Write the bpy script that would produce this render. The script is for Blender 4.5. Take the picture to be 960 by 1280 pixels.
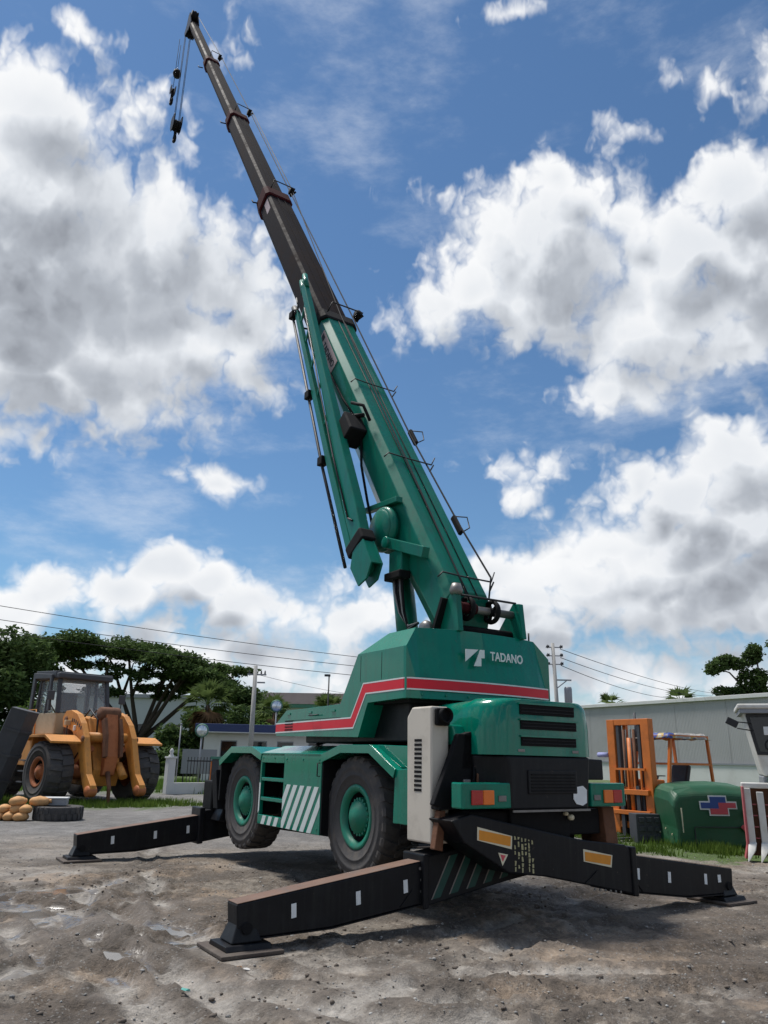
import bpy, bmesh, math, random
import numpy as np
from mathutils import Vector, Matrix, Euler
R = math.radians
scene = bpy.context.scene
for o in list(bpy.data.objects): bpy.data.objects.remove(o)
COL = scene.collection

# ------------------------------------------------------------------ camera
cam_d = bpy.data.cameras.new('Camera'); cam = bpy.data.objects.new('Camera', cam_d); COL.objects.link(cam)
scene.camera = cam
cam_d.sensor_fit = 'HORIZONTAL'; cam_d.sensor_width = 36.0
cam_d.lens = 36.0 * 947.26 / 960.0
cam_d.clip_start = 0.1; cam_d.clip_end = 6000
cam.location = (0, 0, 1.7)
cam.rotation_mode = 'QUATERNION'
cam.rotation_quaternion = (Euler((R(90 + 18.005), 0, 0)).to_matrix() @ Matrix.Rotation(R(1.253), 3, 'Z')).to_quaternion()

# ------------------------------------------------------------------ sun + exposure
SUN_AZ, SUN_EL = R(-58), R(66)      # azimuth from +Y towards +X
sd = Vector((math.sin(SUN_AZ) * math.cos(SUN_EL), math.cos(SUN_AZ) * math.cos(SUN_EL), math.sin(SUN_EL)))
sun_d = bpy.data.lights.new('Sun', 'SUN'); sun = bpy.data.objects.new('Sun', sun_d); COL.objects.link(sun)
sun_d.energy = 3.3; sun_d.angle = R(12); sun_d.color = (1.0, 0.96, 0.9)
sun.rotation_euler = sd.to_track_quat('Z', 'Y').to_euler(); sun.location = (0, 0, 60)
scene.view_settings.view_transform = 'Standard'; scene.view_settings.look = 'None'
scene.view_settings.gamma = 1.0; scene.view_settings.exposure = 0.45
scene.render.resolution_x = 768; scene.render.resolution_y = 1024

# ------------------------------------------------------------------ world: Nishita sky with cumulus by direction
world = bpy.data.worlds.new('World'); scene.world = world; world.use_nodes = True
world.cycles.sampling_method = 'NONE'
scene.cycles.max_bounces = 5; scene.cycles.diffuse_bounces = 3; scene.cycles.glossy_bounces = 3; scene.cycles.transparent_max_bounces = 8; scene.cycles.caustics_reflective = False; scene.cycles.caustics_refractive = False
nt = world.node_tree; nt.nodes.clear()
def mathn(t, op, a, b=None, c=None, clamp=False):
    n = t.nodes.new('ShaderNodeMath'); n.operation = op; n.use_clamp = clamp
    for i, v in enumerate((a, b, c)):
        if v is None: continue
        if isinstance(v, (int, float)): n.inputs[i].default_value = v
        else: t.links.new(v, n.inputs[i])
    return n.outputs[0]
def vecn(t, op, a, b=None, c=None):
    n = t.nodes.new('ShaderNodeVectorMath'); n.operation = op
    for i, v in enumerate((a, b, c)):
        if v is None: continue
        if isinstance(v, (tuple, list)): n.inputs[i].default_value = v
        else: t.links.new(v, n.inputs[i])
    return n.outputs['Value'] if op in ('LENGTH', 'DOT_PRODUCT', 'DISTANCE') else n.outputs[0]
CLOUDS = [(-0.491,0.591,0.193,0.165,1.15),(-0.352,0.595,0.167,0.119,1.1),(-0.54,0.707,0.116,0.071,0.95),(-0.26,0.591,0.105,0.076,0.85),(-0.2,0.579,0.059,0.043,0.6),(-0.41,0.488,0.205,0.085,1.05),(-0.269,0.482,0.122,0.06,0.75),(-0.493,0.403,0.083,0.056,0.7),(-0.505,0.82,0.047,0.022,0.55),(-0.282,0.852,0.029,0.041,0.38),(-0.401,0.761,0.071,0.04,0.45),(0.249,0.639,0.154,0.092,1.1),(0.254,0.706,0.067,0.039,0.9),(0.153,0.656,0.086,0.056,0.85),(0.356,0.661,0.08,0.04,0.85),(0.09,0.577,0.103,0.059,0.8),(0.018,0.553,0.048,0.035,0.55),(0.436,0.601,0.106,0.062,1.05),(0.524,0.573,0.088,0.096,1.1),(0.49,0.479,0.086,0.064,0.9),(0.317,0.497,0.081,0.049,0.7),(0.292,0.46,0.033,0.025,0.45),(0.541,0.613,0.049,0.042,0.8),(-0.241,0.342,0.066,0.023,0.85),(-0.3,0.333,0.023,0.016,0.5),(0.442,0.79,0.033,0.012,0.42),(0.501,0.772,0.027,0.014,0.5),(0.369,0.762,0.054,0.016,0.36),(0.072,0.709,0.051,0.025,0.36),(0.56,0.758,0.032,0.038,0.36),(0.204,0.893,0.062,0.013,0.4),(0.545,0.689,0.031,0.024,0.4),(0.167,0.366,0.11,0.035,0.42),(0.187,0.329,0.043,0.023,0.5),(0.229,0.311,0.021,0.014,0.45),(-0.277,0.221,0.06,0.038,1.1),(-0.225,0.204,0.061,0.043,1.1),(-0.176,0.177,0.062,0.041,1.0),(-0.337,0.186,0.052,0.044,0.95),(-0.436,0.171,0.07,0.043,0.95),(-0.403,0.127,0.177,0.047,0.9),(-0.182,0.121,0.221,0.045,0.95),(-0.05,0.177,0.095,0.052,0.8),(-0.342,0.23,0.029,0.02,0.5),(0.152,0.236,0.074,0.044,1.05),(0.213,0.189,0.122,0.051,0.95),(0.088,0.158,0.094,0.062,0.9),(0.393,0.32,0.087,0.054,1.05),(0.463,0.283,0.099,0.076,1.05),(0.338,0.254,0.117,0.06,0.85),(0.398,0.192,0.165,0.068,1.05),(0.23,0.118,0.198,0.05,0.9),(0.488,0.37,0.041,0.021,0.85),(0.397,0.088,0.176,0.037,0.85),(-0.005,0.086,0.206,0.04,0.8),(0.335,0.345,0.051,0.04,0.85),(0.131,0.262,0.032,0.029,0.9)]
CLOUDS += [(-.5,.45,.16,.08,1.1),(-.33,.43,.12,.06,.9),(-.18,.46,.07,.04,.6),(-.56,.60,.12,.14,1.15),(-.52,.52,.12,.1,1.15), (-.55,.10,.2,.06,1.0),(-.3,.09,.22,.06,1.0),(-.1,.10,.2,.06,1.0),(.1,.10,.2,.07,1.0),(.5,.11,.2,.08,1.05),(-.48,.15,.1,.05,1.0),(-.12,.13,.12,.05,1.0),(.02,.14,.1,.05,.95),(.30,.26,.10,.06,.9),(.40,.24,.12,.08,1.05),(.52,.20,.12,.1,1.05),(.18,.16,.14,.05,1.0), (-.5,.36,.14,.03,.55), (.52,.66,.08,.06,1.0), (.34,.46,.09,.05,.85), (-.28, .50, .14, .09, 1.0), (-.44, .44, .14, .07, .9), (-.22, .53, .10, .09, .95), (.22, .58, .16, .07, 1.0), (.37, .53, .16, .07, .95), (.13, .60, .09, .07, .95), (.45, .36, .10, .05, 1.0), (.30, .21, .2, .07, .95)]
CLOUDS = [c for c in CLOUDS if c[1] > .145]
g = bpy.data.node_groups.new('cloud_field', 'ShaderNodeTree')
g.interface.new_socket('Dir', in_out='INPUT', socket_type='NodeSocketVector')
g.interface.new_socket('D', in_out='OUTPUT', socket_type='NodeSocketFloat'); g.interface.new_socket('S', in_out='OUTPUT', socket_type='NodeSocketFloat')
gi = g.nodes.new('NodeGroupInput'); go = g.nodes.new('NodeGroupOutput')
dirv = gi.outputs[0]
sep = g.nodes.new('ShaderNodeSeparateXYZ'); g.links.new(dirv, sep.inputs[0])
el0 = mathn(g, 'ARCSINE', sep.outputs[2]); az0 = mathn(g, 'ARCTAN2', sep.outputs[0], sep.outputs[1])
cmb = g.nodes.new('ShaderNodeCombineXYZ'); g.links.new(az0, cmb.inputs[0]); g.links.new(el0, cmb.inputs[1])
def noise(t, vec, scale, detail, rough=.55, lac=2.0, out='Fac'):
    n = t.nodes.new('ShaderNodeTexNoise'); n.inputs['Scale'].default_value = scale; n.inputs['Detail'].default_value = detail
    n.inputs['Roughness'].default_value = rough; n.inputs['Lacunarity'].default_value = lac
    if vec is not None: t.links.new(vec, n.inputs['Vector'])
    return n.outputs[out]
def noise2(t, vec, scale, detail, rough=.55, out='Fac'):
    o = noise(t, vec, scale, detail, rough, out=out); o.node.noise_dimensions = '2D'; return o
P2 = cmb.outputs[0]
wn = noise2(g, P2, 7, 2, .55, out='Color')
pos = vecn(g, 'MULTIPLY_ADD', wn, (.10, .08, 0), P2)
cur = None
for (a, e, ra, re, w) in CLOUDS:
    v = vecn(g, 'MULTIPLY_ADD', pos, (1 / ra, 1 / re, 0), (-(a + .05) / ra, -(e + .04) / re, 0))
    ln = vecn(g, 'LENGTH', v)
    m = mathn(g, 'MULTIPLY_ADD', ln, -w, 1.3 * w)
    cur = m if cur is None else mathn(g, 'MAXIMUM', cur, m)
# the same kind of cloud cover goes on all round outside the view
rest = mathn(g, 'MULTIPLY_ADD', noise2(g, P2, 2.2, 2, .5), 5.0, -2.3)
side = mathn(g, 'MULTIPLY_ADD', mathn(g, 'ABSOLUTE', az0), 8.0, -5.2, clamp=True)
top = mathn(g, 'MULTIPLY_ADD', el0, 8.0, -7.6, clamp=True)
msk = mathn(g, 'MAXIMUM', side, top)
rest = mathn(g, 'ADD', mathn(g, 'MULTIPLY', rest, msk), mathn(g, 'MULTIPLY_ADD', msk, 1.0, -1.0))
cur = mathn(g, 'MAXIMUM', cur, rest)
low = mathn(g, 'MULTIPLY_ADD', el0, -9.0, 1.75)          # cloud bank along the horizon
cur = mathn(g, 'MAXIMUM', cur, mathn(g, 'MINIMUM', low, .62))
cur = mathn(g, 'MINIMUM', cur, 1.15)
cur = mathn(g, 'MAXIMUM', cur, -.6)
vo = g.nodes.new('ShaderNodeTexVoronoi'); vo.voronoi_dimensions = '2D'; vo.feature = 'F1'; vo.inputs['Scale'].default_value = 19
vo.inputs['Detail'].default_value = 2.5; vo.inputs['Roughness'].default_value = .5
wv = vecn(g, 'MULTIPLY_ADD', noise2(g, P2, 20, 3, .6, out='Color'), (.06, .05, 0), P2); g.links.new(wv, vo.inputs['Vector'])
puff = mathn(g, 'MULTIPLY_ADD', vo.outputs['Distance'], -1.2, .6)
fb = mathn(g, 'MULTIPLY_ADD', noise2(g, P2, 6, 7, .54), 1.8, -.9)
s1 = mathn(g, 'MULTIPLY_ADD', puff, .50, cur)
s2 = mathn(g, 'MULTIPLY_ADD', fb, .52, s1)
g.links.new(mathn(g, 'ADD', s2, -.10), go.inputs[0])
vo2 = g.nodes.new('ShaderNodeTexVoronoi'); vo2.voronoi_dimensions = '2D'; vo2.feature = 'SMOOTH_F1'; vo2.inputs['Scale'].default_value = 19; vo2.inputs['Smoothness'].default_value = .6
vo2.inputs['Detail'].default_value = 1.2; g.links.new(wv, vo2.inputs['Vector'])
sm = mathn(g, 'MULTIPLY_ADD', mathn(g, 'MULTIPLY_ADD', vo2.outputs['Distance'], -1.2, .6), .27, cur)
sm = mathn(g, 'MULTIPLY_ADD', mathn(g, 'MULTIPLY_ADD', noise2(g, P2, 5, 1.2, .5), 1.8, -.9), .34, sm)
g.links.new(mathn(g, 'ADD', sm, -.10), go.inputs[1])
tc = nt.nodes.new('ShaderNodeTexCoord')
def field(vec):
    n = nt.nodes.new('ShaderNodeGroup'); n.node_tree = g; nt.links.new(vec, n.inputs[0]); return n.outputs
dn = vecn(nt, 'NORMALIZE', tc.outputs['Generated'])
D0, S0 = field(dn)
up = vecn(nt, 'NORMALIZE', vecn(nt, 'ADD', dn, (-.026, .0, .056)))
S1 = field(up)[1]
sky = nt.nodes.new('ShaderNodeTexSky'); sky.sky_type = 'NISHITA'; sky.sun_disc = False
sky.sun_elevation = SUN_EL; sky.sun_rotation = SUN_AZ; sky.altitude = 100; sky.air_density = 1.15; sky.dust_density = .15; sky.ozone_density = 2.2
SKY_STR = 0.065
skyc = vecn(nt, 'MULTIPLY', sky.outputs[0], (SKY_STR * .80, SKY_STR * 1.02, SKY_STR * 1.16))
alpha = nt.nodes.new('ShaderNodeMapRange'); alpha.interpolation_type = 'SMOOTHSTEP'
nt.links.new(D0, alpha.inputs[0]); alpha.inputs[1].default_value = -.10; alpha.inputs[2].default_value = .52
lit = mathn(nt, 'SUBTRACT', S0, S1)
fine = mathn(nt, 'SUBTRACT', D0, S0)
thick = nt.nodes.new('ShaderNodeMapRange'); thick.interpolation_type = 'SMOOTHSTEP'
nt.links.new(S0, thick.inputs[0]); thick.inputs[1].default_value = .30; thick.inputs[2].default_value = 1.30
litc = mathn(nt, 'MULTIPLY_ADD', lit, 1.15, .55, clamp=True)               # 1 where a puff faces the light, 0 under its base
shade = mathn(nt, 'MULTIPLY', thick.outputs[0], mathn(nt, 'MULTIPLY_ADD', litc, -.75, 1.0))
b1 = mathn(nt, 'MULTIPLY_ADD', fine, .06, mathn(nt, 'MULTIPLY_ADD', litc, .38, .50))
b2 = mathn(nt, 'MULTIPLY_ADD', shade, -.72, b1, clamp=True)
ramp = nt.nodes.new('ShaderNodeValToRGB'); nt.links.new(b2, ramp.inputs[0])
cr_ = ramp.color_ramp; cr_.elements[0].position = .1; cr_.elements[0].color = (.20, .215, .245, 1)
cr_.elements[1].position = .95; cr_.elements[1].color = (.76, .76, .76, 1)
e_ = cr_.elements.new(.4); e_.color = (.34, .365, .405, 1)
e_ = cr_.elements.new(.68); e_.color = (.56, .585, .62, 1)
vp = nt.nodes.new('ShaderNodeMapping'); vp.inputs['Scale'].default_value = (1.0, 1.0, 2.6); vp.inputs['Rotation'].default_value = (0, .25, 0); nt.links.new(dn, vp.inputs[0])
veil = nt.nodes.new('ShaderNodeMapRange'); veil.interpolation_type = 'SMOOTHSTEP'; nt.links.new(noise(nt, vp.outputs[0], 3.4, 7, .62), veil.inputs[0]); veil.inputs[1].default_value = .50; veil.inputs[2].default_value = .78; veil.inputs[4].default_value = .55
mixv = nt.nodes.new('ShaderNodeMix'); mixv.data_type = 'RGBA'; nt.links.new(veil.outputs[0], mixv.inputs['Factor']); nt.links.new(skyc, mixv.inputs[6]); mixv.inputs[7].default_value = (.58, .62, .68, 1)
skyc = mixv.outputs[2]
mixc = nt.nodes.new('ShaderNodeMix'); mixc.data_type = 'RGBA'
nt.links.new(alpha.outputs[0], mixc.inputs['Factor']); nt.links.new(skyc, mixc.inputs[6]); nt.links.new(ramp.outputs[0], mixc.inputs[7])
bg = nt.nodes.new('ShaderNodeBackground'); bg.inputs[1].default_value = 1.0
nt.links.new(mixc.outputs[2], bg.inputs[0])
wo = nt.nodes.new('ShaderNodeOutputWorld'); nt.links.new(bg.outputs[0], wo.inputs[0])

# ------------------------------------------------------------------ helpers
class MB:
    def __init__(s): s.v = []; s.f = []; s.sm = []
    def add(s, vs, fs, smooth=False):
        o = len(s.v); s.v += [tuple(map(float, p)) for p in vs]
        for f in fs: s.f.append(tuple(i + o for i in f)); s.sm.append(smooth)
        return s
    def box(s, x0, x1, y0, y1, z0, z1):
        return s.add([(x0,y0,z0),(x1,y0,z0),(x1,y1,z0),(x0,y1,z0),(x0,y0,z1),(x1,y0,z1),(x1,y1,z1),(x0,y1,z1)],
                     [(0,3,2,1),(4,5,6,7),(0,1,5,4),(1,2,6,5),(2,3,7,6),(3,0,4,7)])
    def prism(s, poly, a, b, axis='y'):
        """poly: 2-D points; axis is the extrusion axis (y: poly is x,z; x: poly is y,z; z: poly is x,y)"""
        def P(p, t): return {'y': (p[0], t, p[1]), 'x': (t, p[0], p[1]), 'z': (p[0], p[1], t)}[axis]
        n = len(poly); vs = [P(p, a) for p in poly] + [P(p, b) for p in poly]
        return s.add(vs, [tuple(range(n))[::-1], tuple(range(n, 2 * n))] + [(i, (i + 1) % n, n + (i + 1) % n, n + i) for i in range(n)])
    def tube(s, pts, r, n=8, cap=True):
        pts = [Vector(p) for p in pts]; m = len(pts)
        rs = r if isinstance(r, (list, tuple)) else [r] * m
        vs = []; ref = None
        for i in range(m):
            t = (pts[min(i + 1, m - 1)] - pts[max(i - 1, 0)]).normalized()
            if ref is None: ref = Vector((0, 0, 1)) if abs(t.z) < .9 else Vector((1, 0, 0))
            u = t.cross(ref).normalized(); w = u.cross(t).normalized(); ref = w
            for k in range(n):
                a = 2 * math.pi * k / n; vs.append(pts[i] + (u * math.cos(a) + w * math.sin(a)) * rs[i])
        fs = [(i * n + k, i * n + (k + 1) % n, (i + 1) * n + (k + 1) % n, (i + 1) * n + k) for i in range(m - 1) for k in range(n)]
        s.add(vs, fs, True)
        if cap:
            o = len(s.v) - len(vs)
            s.f.append(tuple(o + k for k in range(n))[::-1]); s.sm.append(False)
            s.f.append(tuple(o + (m - 1) * n + k for k in range(n))); s.sm.append(False)
        return s
    def lathe(s, prof, n=40, axis='y', c=(0, 0, 0), smooth=True):
        """prof: (r, t) pairs; t along axis"""
        vs = []
        for (r, t) in prof:
            for k in range(n):
                a = 2 * math.pi * k / n; p, q = r * math.cos(a), r * math.sin(a)
                vs.append({'y': (c[0] + p, c[1] + t, c[2] + q), 'x': (c[0] + t, c[1] + p, c[2] + q), 'z': (c[0] + p, c[1] + q, c[2] + t)}[axis])
        m = len(prof)
        fs = [(i * n + k, i * n + (k + 1) % n, (i + 1) * n + (k + 1) % n, (i + 1) * n + k) for i in range(m - 1) for k in range(n)]
        if axis != 'y': fs = [f[::-1] for f in fs]
        return s.add(vs, fs, smooth)
    def bar(s, p, q, w, h, up=(0, 0, 1)):
        p, q = Vector(p), Vector(q); t = (q - p).normalized(); u = t.cross(Vector(up))
        if u.length < 1e-4: u = t.cross(Vector((1, 0, 0)))
        u.normalize(); z = u.cross(t).normalized()
        c = [(-w/2,-h/2),(w/2,-h/2),(w/2,h/2),(-w/2,h/2)]
        vs = [e + u * a + z * b for e in (p, q) for a, b in c]
        return s.add(vs, [(3,2,1,0),(4,5,6,7),(0,1,5,4),(1,2,6,5),(2,3,7,6),(3,0,4,7)])
    def loft(s, rings, cap=True, smooth=False, closed=True):
        n = len(rings[0]); vs = [p for r in rings for p in r]
        rng = range(n) if closed else range(n - 1)
        fs = [(i * n + k, i * n + (k + 1) % n, (i + 1) * n + (k + 1) % n, (i + 1) * n + k) for i in range(len(rings) - 1) for k in rng]
        if cap: fs += [tuple(range(n))[::-1], tuple((len(rings) - 1) * n + k for k in range(n))]
        return s.add(vs, fs, smooth)
    def xf(s, fn): s.v = [tuple(fn(*p)) for p in s.v]; return s
    def build(s, name, mat, parent=None, bevel=0, seg=2, fixn=True, auto=0):
        me = bpy.data.meshes.new(name); me.from_pydata(s.v, [], s.f)
        me.polygons.foreach_set('use_smooth', s.sm)
        if fixn:
            bm = bmesh.new(); bm.from_mesh(me); bmesh.ops.recalc_face_normals(bm, faces=bm.faces); bm.to_mesh(me); bm.free()
        if auto:
            me.polygons.foreach_set('use_smooth', [True] * len(me.polygons)); me.set_sharp_from_angle(angle=R(auto))
        me.materials.append(mat); me.update()
        o = bpy.data.objects.new(name, me); COL.objects.link(o)
        if parent: o.parent = parent
        if bevel:
            b = o.modifiers.new('Bevel', 'BEVEL'); b.width = bevel; b.segments = seg; b.limit_method = 'ANGLE'; b.angle_limit = R(32)
            b.harden_normals = False
        return o
def tag(o, label=None, cat=None, group=None, kind=None):
    for k, v in (('label', label), ('category', cat), ('group', group), ('kind', kind)):
        if v: o[k] = v
    return o
def empty(name, loc=(0, 0, 0), rz=0):
    o = bpy.data.objects.new(name, None); COL.objects.link(o); o.location = loc; o.rotation_euler = (0, 0, rz); o.empty_display_size = .2
    return o
def copy_tree(o, parent=None):
    c = o.copy(); COL.objects.link(c); c.parent = parent
    for ch in list(o.children): copy_tree(ch, c)
    return c
def text_mesh(name, body, size, mat, parent, M, extrude=.002, bold=0.0, align='LEFT', sx=1.0):
    cu = bpy.data.curves.new('txt', 'FONT'); cu.body = body; cu.size = size; cu.extrude = extrude; cu.offset = bold; cu.align_x = align; cu.space_character = 1.05
    t = bpy.data.objects.new('txt', cu); COL.objects.link(t)
    me = bpy.data.meshes.new_from_object(t.evaluated_get(bpy.context.evaluated_depsgraph_get()))
    bpy.data.objects.remove(t); bpy.data.curves.remove(cu)
    me.transform(M @ Matrix.Scale(sx, 4, (1, 0, 0))); me.materials.clear(); me.materials.append(mat)
    o = bpy.data.objects.new(name, me); COL.objects.link(o); o.parent = parent
    return o
def frame_mat(origin, xdir, ydir):
    x = Vector(xdir).normalized(); z = x.cross(Vector(ydir)).normalized(); y = z.cross(x)
    M = Matrix((x, y, z)).transposed().to_4x4(); M.translation = Vector(origin); return M

# ------------------------------------------------------------------ materials
def mat(name, col, rough=.5, metal=0.0, var=.12, vscale=3.0, bump=0.0, bscale=40, dirt=0.0, dirtcol=(.16, .13, .10), coat=0.0, dscale=4.0, spec=.5, dthr=.5, streak=0.0, chips=0.0, chipcol=(.12, .07, .045)):
    m = bpy.data.materials.new(name); m.use_nodes = True; t = m.node_tree; p = t.nodes['Principled BSDF']
    tc = t.nodes.new('ShaderNodeTexCoord'); vec = tc.outputs['Object']
    n1 = noise(t, vec, vscale, 5, .6)
    k = mathn(t, 'MULTIPLY_ADD', n1, 2 * var, 1 - var)
    c = vecn(t, 'SCALE', tuple(col)); c.node.inputs['Scale'].default_value = 1; t.links.new(k, c.node.inputs['Scale'])
    out = c; fac = None
    if dirt > 0:
        n2 = noise(t, vec, dscale, 8, .65)
        mr = t.nodes.new('ShaderNodeMapRange'); t.links.new(n2, mr.inputs[0]); mr.inputs[1].default_value = dthr; mr.inputs[2].default_value = dthr + .25; mr.inputs[4].default_value = dirt
        fac = mr.outputs[0]
        mx = t.nodes.new('ShaderNodeMix'); mx.data_type = 'RGBA'; t.links.new(fac, mx.inputs['Factor']); t.links.new(out, mx.inputs[6]); mx.inputs[7].default_value = (*dirtcol, 1)
        out = mx.outputs[2]
    if streak > 0:      # rain and grease runs down the panels
        mp = t.nodes.new('ShaderNodeMapping'); mp.inputs['Scale'].default_value = (9, 9, .7); t.links.new(vec, mp.inputs[0])
        ms_ = t.nodes.new('ShaderNodeMapRange'); t.links.new(noise(t, mp.outputs[0], 1.6, 6, .7), ms_.inputs[0]); ms_.inputs[1].default_value = .5; ms_.inputs[2].default_value = .75; ms_.inputs[4].default_value = streak
        mx = t.nodes.new('ShaderNodeMix'); mx.data_type = 'RGBA'; t.links.new(ms_.outputs[0], mx.inputs['Factor']); t.links.new(out, mx.inputs[6]); mx.inputs[7].default_value = (.035, .04, .035, 1); out = mx.outputs[2]
    if chips > 0:
        mc = t.nodes.new('ShaderNodeMapRange'); t.links.new(noise(t, vec, 13, 9, .75), mc.inputs[0]); mc.inputs[1].default_value = .63; mc.inputs[2].default_value = .68; mc.inputs[4].default_value = chips
        mx = t.nodes.new('ShaderNodeMix'); mx.data_type = 'RGBA'; t.links.new(mc.outputs[0], mx.inputs['Factor']); t.links.new(out, mx.inputs[6]); mx.inputs[7].default_value = (*chipcol, 1); out = mx.outputs[2]
    t.links.new(out, p.inputs['Base Color'])
    r = mathn(t, 'MULTIPLY_ADD', noise(t, vec, vscale * 4, 6, .65), .3, rough - .15)
    if fac is not None: r = mathn(t, 'MULTIPLY_ADD', fac, .35, r)
    t.links.new(mathn(t, 'MAXIMUM', r, .05), p.inputs['Roughness'])
    p.inputs['Metallic'].default_value = metal; p.inputs['Coat Weight'].default_value = coat; p.inputs['Coat Roughness'].default_value = .06
    p.inputs['Specular IOR Level'].default_value = spec
    if bump:
        b = t.nodes.new('ShaderNodeBump'); b.inputs['Strength'].default_value = bump; b.inputs['Distance'].default_value = .02
        t.links.new(noise(t, vec, bscale, 6, .6), b.inputs['Height']); t.links.new(b.outputs[0], p.inputs['Normal'])
    return m
M = {}
M['green'] = mat('green_paint', (.0005, .182, .118), .24, 0, .10, 1.3, bump=.03, bscale=2, dirt=.3, dirtcol=(.008, .10, .07), coat=.6, dscale=2.5, spec=.10, streak=.32, chips=.5)
M['green_boom'] = mat('green_boom_paint', (.002, .150, .102), .40, 0, .18, 1.0, dirt=.45, dirtcol=(.02, .095, .065), coat=.25, dscale=2.2, spec=.14, streak=.4, chips=.5)
M['green_rim'] = mat('green_rim_paint', (.003, .19, .115), .5, 0, .25, 5, dirt=.6, dirtcol=(.06, .09, .07), dscale=7, chips=.8)
M['darkgreen'] = mat('dark_green_stripe', (.002, .055, .042), .5, 0, .2, 4, dirt=.5, dirtcol=(.03, .05, .04), chips=.6)
M['red'] = mat('red_stripe', (.66, .012, .030), .4, 0, .08, 4, spec=.3)
M['white'] = mat('white_paint', (.72, .73, .72), .45, 0, .06, 4, dirt=.3, dirtcol=(.4, .4, .38))
M['stripe_white'] = mat('white_hazard_paint', (.62, .68, .66), .5, 0, .08, 5, dirt=.4, dirtcol=(.3, .36, .33), dscale=6)
M['black'] = mat('black_paint', (.006, .0065, .009), .42, 0, .3, 3, dirt=.35, dirtcol=(.030, .028, .027), dscale=3, spec=.22, bump=.08, bscale=8, streak=.3, chips=.9, chipcol=(.06, .045, .038))
M['blackmatte'] = mat('black_grime', (.006, .006, .007), .75, 0, .4, 3, dirt=.4, dirtcol=(.022, .02, .018), spec=.2)
M['rustytop'] = mat('rusty_beam_top', (.15, .085, .058), .75, 0, .4, 5, bump=.3, dirt=.9, dirtcol=(.13, .115, .105), dscale=4)
M['padsteel'] = mat('muddy_pad_steel', (.075, .058, .048), .85, 0, .4, 6, bump=.4, dirt=.9, dirtcol=(.14, .12, .10), dscale=4)
M['rust'] = mat('rust', (.14, .06, .03), .85, 0, .4, 6, bump=.3, dirt=.6, dirtcol=(.05, .035, .03))
M['rubber'] = mat('rubber', (.066, .062, .061), .8, 0, .3, 5, bump=.25, bscale=30, dirt=.9, dirtcol=(.15, .13, .11), dscale=3.5, spec=.3)
M['beige'] = mat('beige_paint', (.58, .53, .45), .5, 0, .08, 2, dirt=.5, dirtcol=(.30, .26, .21), dscale=3)
M['boomgrey'] = mat('boom_grey_brown', (.012, .009, .011), .7, 0, .25, 2, dirt=.6, dirtcol=(.034, .019, .015), dscale=1.2, spec=.06)
M['darkred'] = mat('dark_red_collar', (.045, .008, .010), .8, 0, .2, 4, spec=.08)
M['steel'] = mat('worn_steel', (.22, .21, .20), .45, .6, .2, 6, dirt=.5, dirtcol=(.1, .07, .05))
M['chrome'] = mat('rod_steel', (.55, .55, .56), .22, .9, .05, 6)
M['lampred'] = mat('lamp_red', (.42, .012, .012), .2, 0, .1, 10, coat=.4)
M['lamporange'] = mat('lamp_orange', (.80, .17, .012), .2, 0, .1, 10, coat=.4)
M['reflorange'] = mat('reflector_orange', (.72, .27, .015), .4, 0, .15, 14)
M['cream'] = mat('cream_border', (.72, .66, .48), .5, 0, .08, 8)
M['marker'] = mat('white_marker', (.74, .76, .76), .5, 0, .1, 10)
M['pink'] = mat('pale_plate', (.42, .33, .33), .5, 0, .1, 6)
M['specyellow'] = mat('yellow_lettering', (.40, .37, .20), .6, 0, .3, 20)
M['rope'] = mat('wire_rope', (.014, .014, .016), .8, .0, .1, 10)
M['orange'] = mat('loader_orange', (.58, .24, .045), .6, 0, .3, 2, bump=.15, dirt=.75, dirtcol=(.24, .10, .04), dscale=1.6, streak=.4, chips=.9)
M['rustorange'] = mat('loader_rusted_link', (.42, .135, .045), .7, 0, .35, 3, bump=.2, chips=.9, dirt=.85, dirtcol=(.16, .055, .03), dscale=3)
M['forkorange'] = mat('forklift_orange', (.60, .16, .02), .5, 0, .2, 3, dirt=.5, dirtcol=(.25, .085, .025), dscale=4)
M['creamcab'] = mat('cream_cab', (.46, .36, .22), .5, 0, .1, 3, dirt=.5, dirtcol=(.3, .24, .16))
M['greyblack'] = mat('dark_grey_steel', (.045, .048, .055), .6, 0, .25, 3, dirt=.4, dirtcol=(.09, .085, .08))
M['bluegrey'] = mat('blue_grey_board', (.13, .19, .27), .6, 0, .2, 3, dirt=.5, dirtcol=(.2, .2, .2))
M['sack'] = mat('tan_sack', (.56, .30, .12), .8, 0, .2, 6, bump=.3, bscale=20, dirt=.5, dirtcol=(.3, .2, .12))
M['hoodgreen'] = mat('hood_green', (.012, .085, .035), .5, 0, .2, 1.5, dirt=.6, dirtcol=(.05, .09, .05), dscale=2.4)
M['emblue'] = mat('emblem_blue', (.035, .075, .27), .5, 0, .15, 6)
M['emred'] = mat('emblem_red', (.62, .08, .10), .5, 0, .15, 6)
M['offwhite'] = mat('off_white_paint', (.62, .61, .57), .5, 0, .08, 3, dirt=.6, dirtcol=(.42, .36, .27), dscale=4)
M['pinkred'] = mat('faded_red', (.42, .09, .10), .6, 0, .15, 4, dirt=.5, dirtcol=(.45, .25, .22))
M['seat'] = mat('black_vinyl', (.016, .016, .018), .55)
M['wallwhite'] = mat('white_wall', (.60, .60, .58), .8, 0, .08, .6, dirt=.5, dirtcol=(.42, .41, .38), dscale=.8)
M['ware'] = mat('grey_cladding', (.39, .383, .38), .6, .0, .06, .2, dirt=.4, dirtcol=(.25, .245, .24), dscale=.3)
M['bluefascia'] = mat('blue_fascia', (.018, .035, .12), .5, 0, .15, 1)
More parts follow.
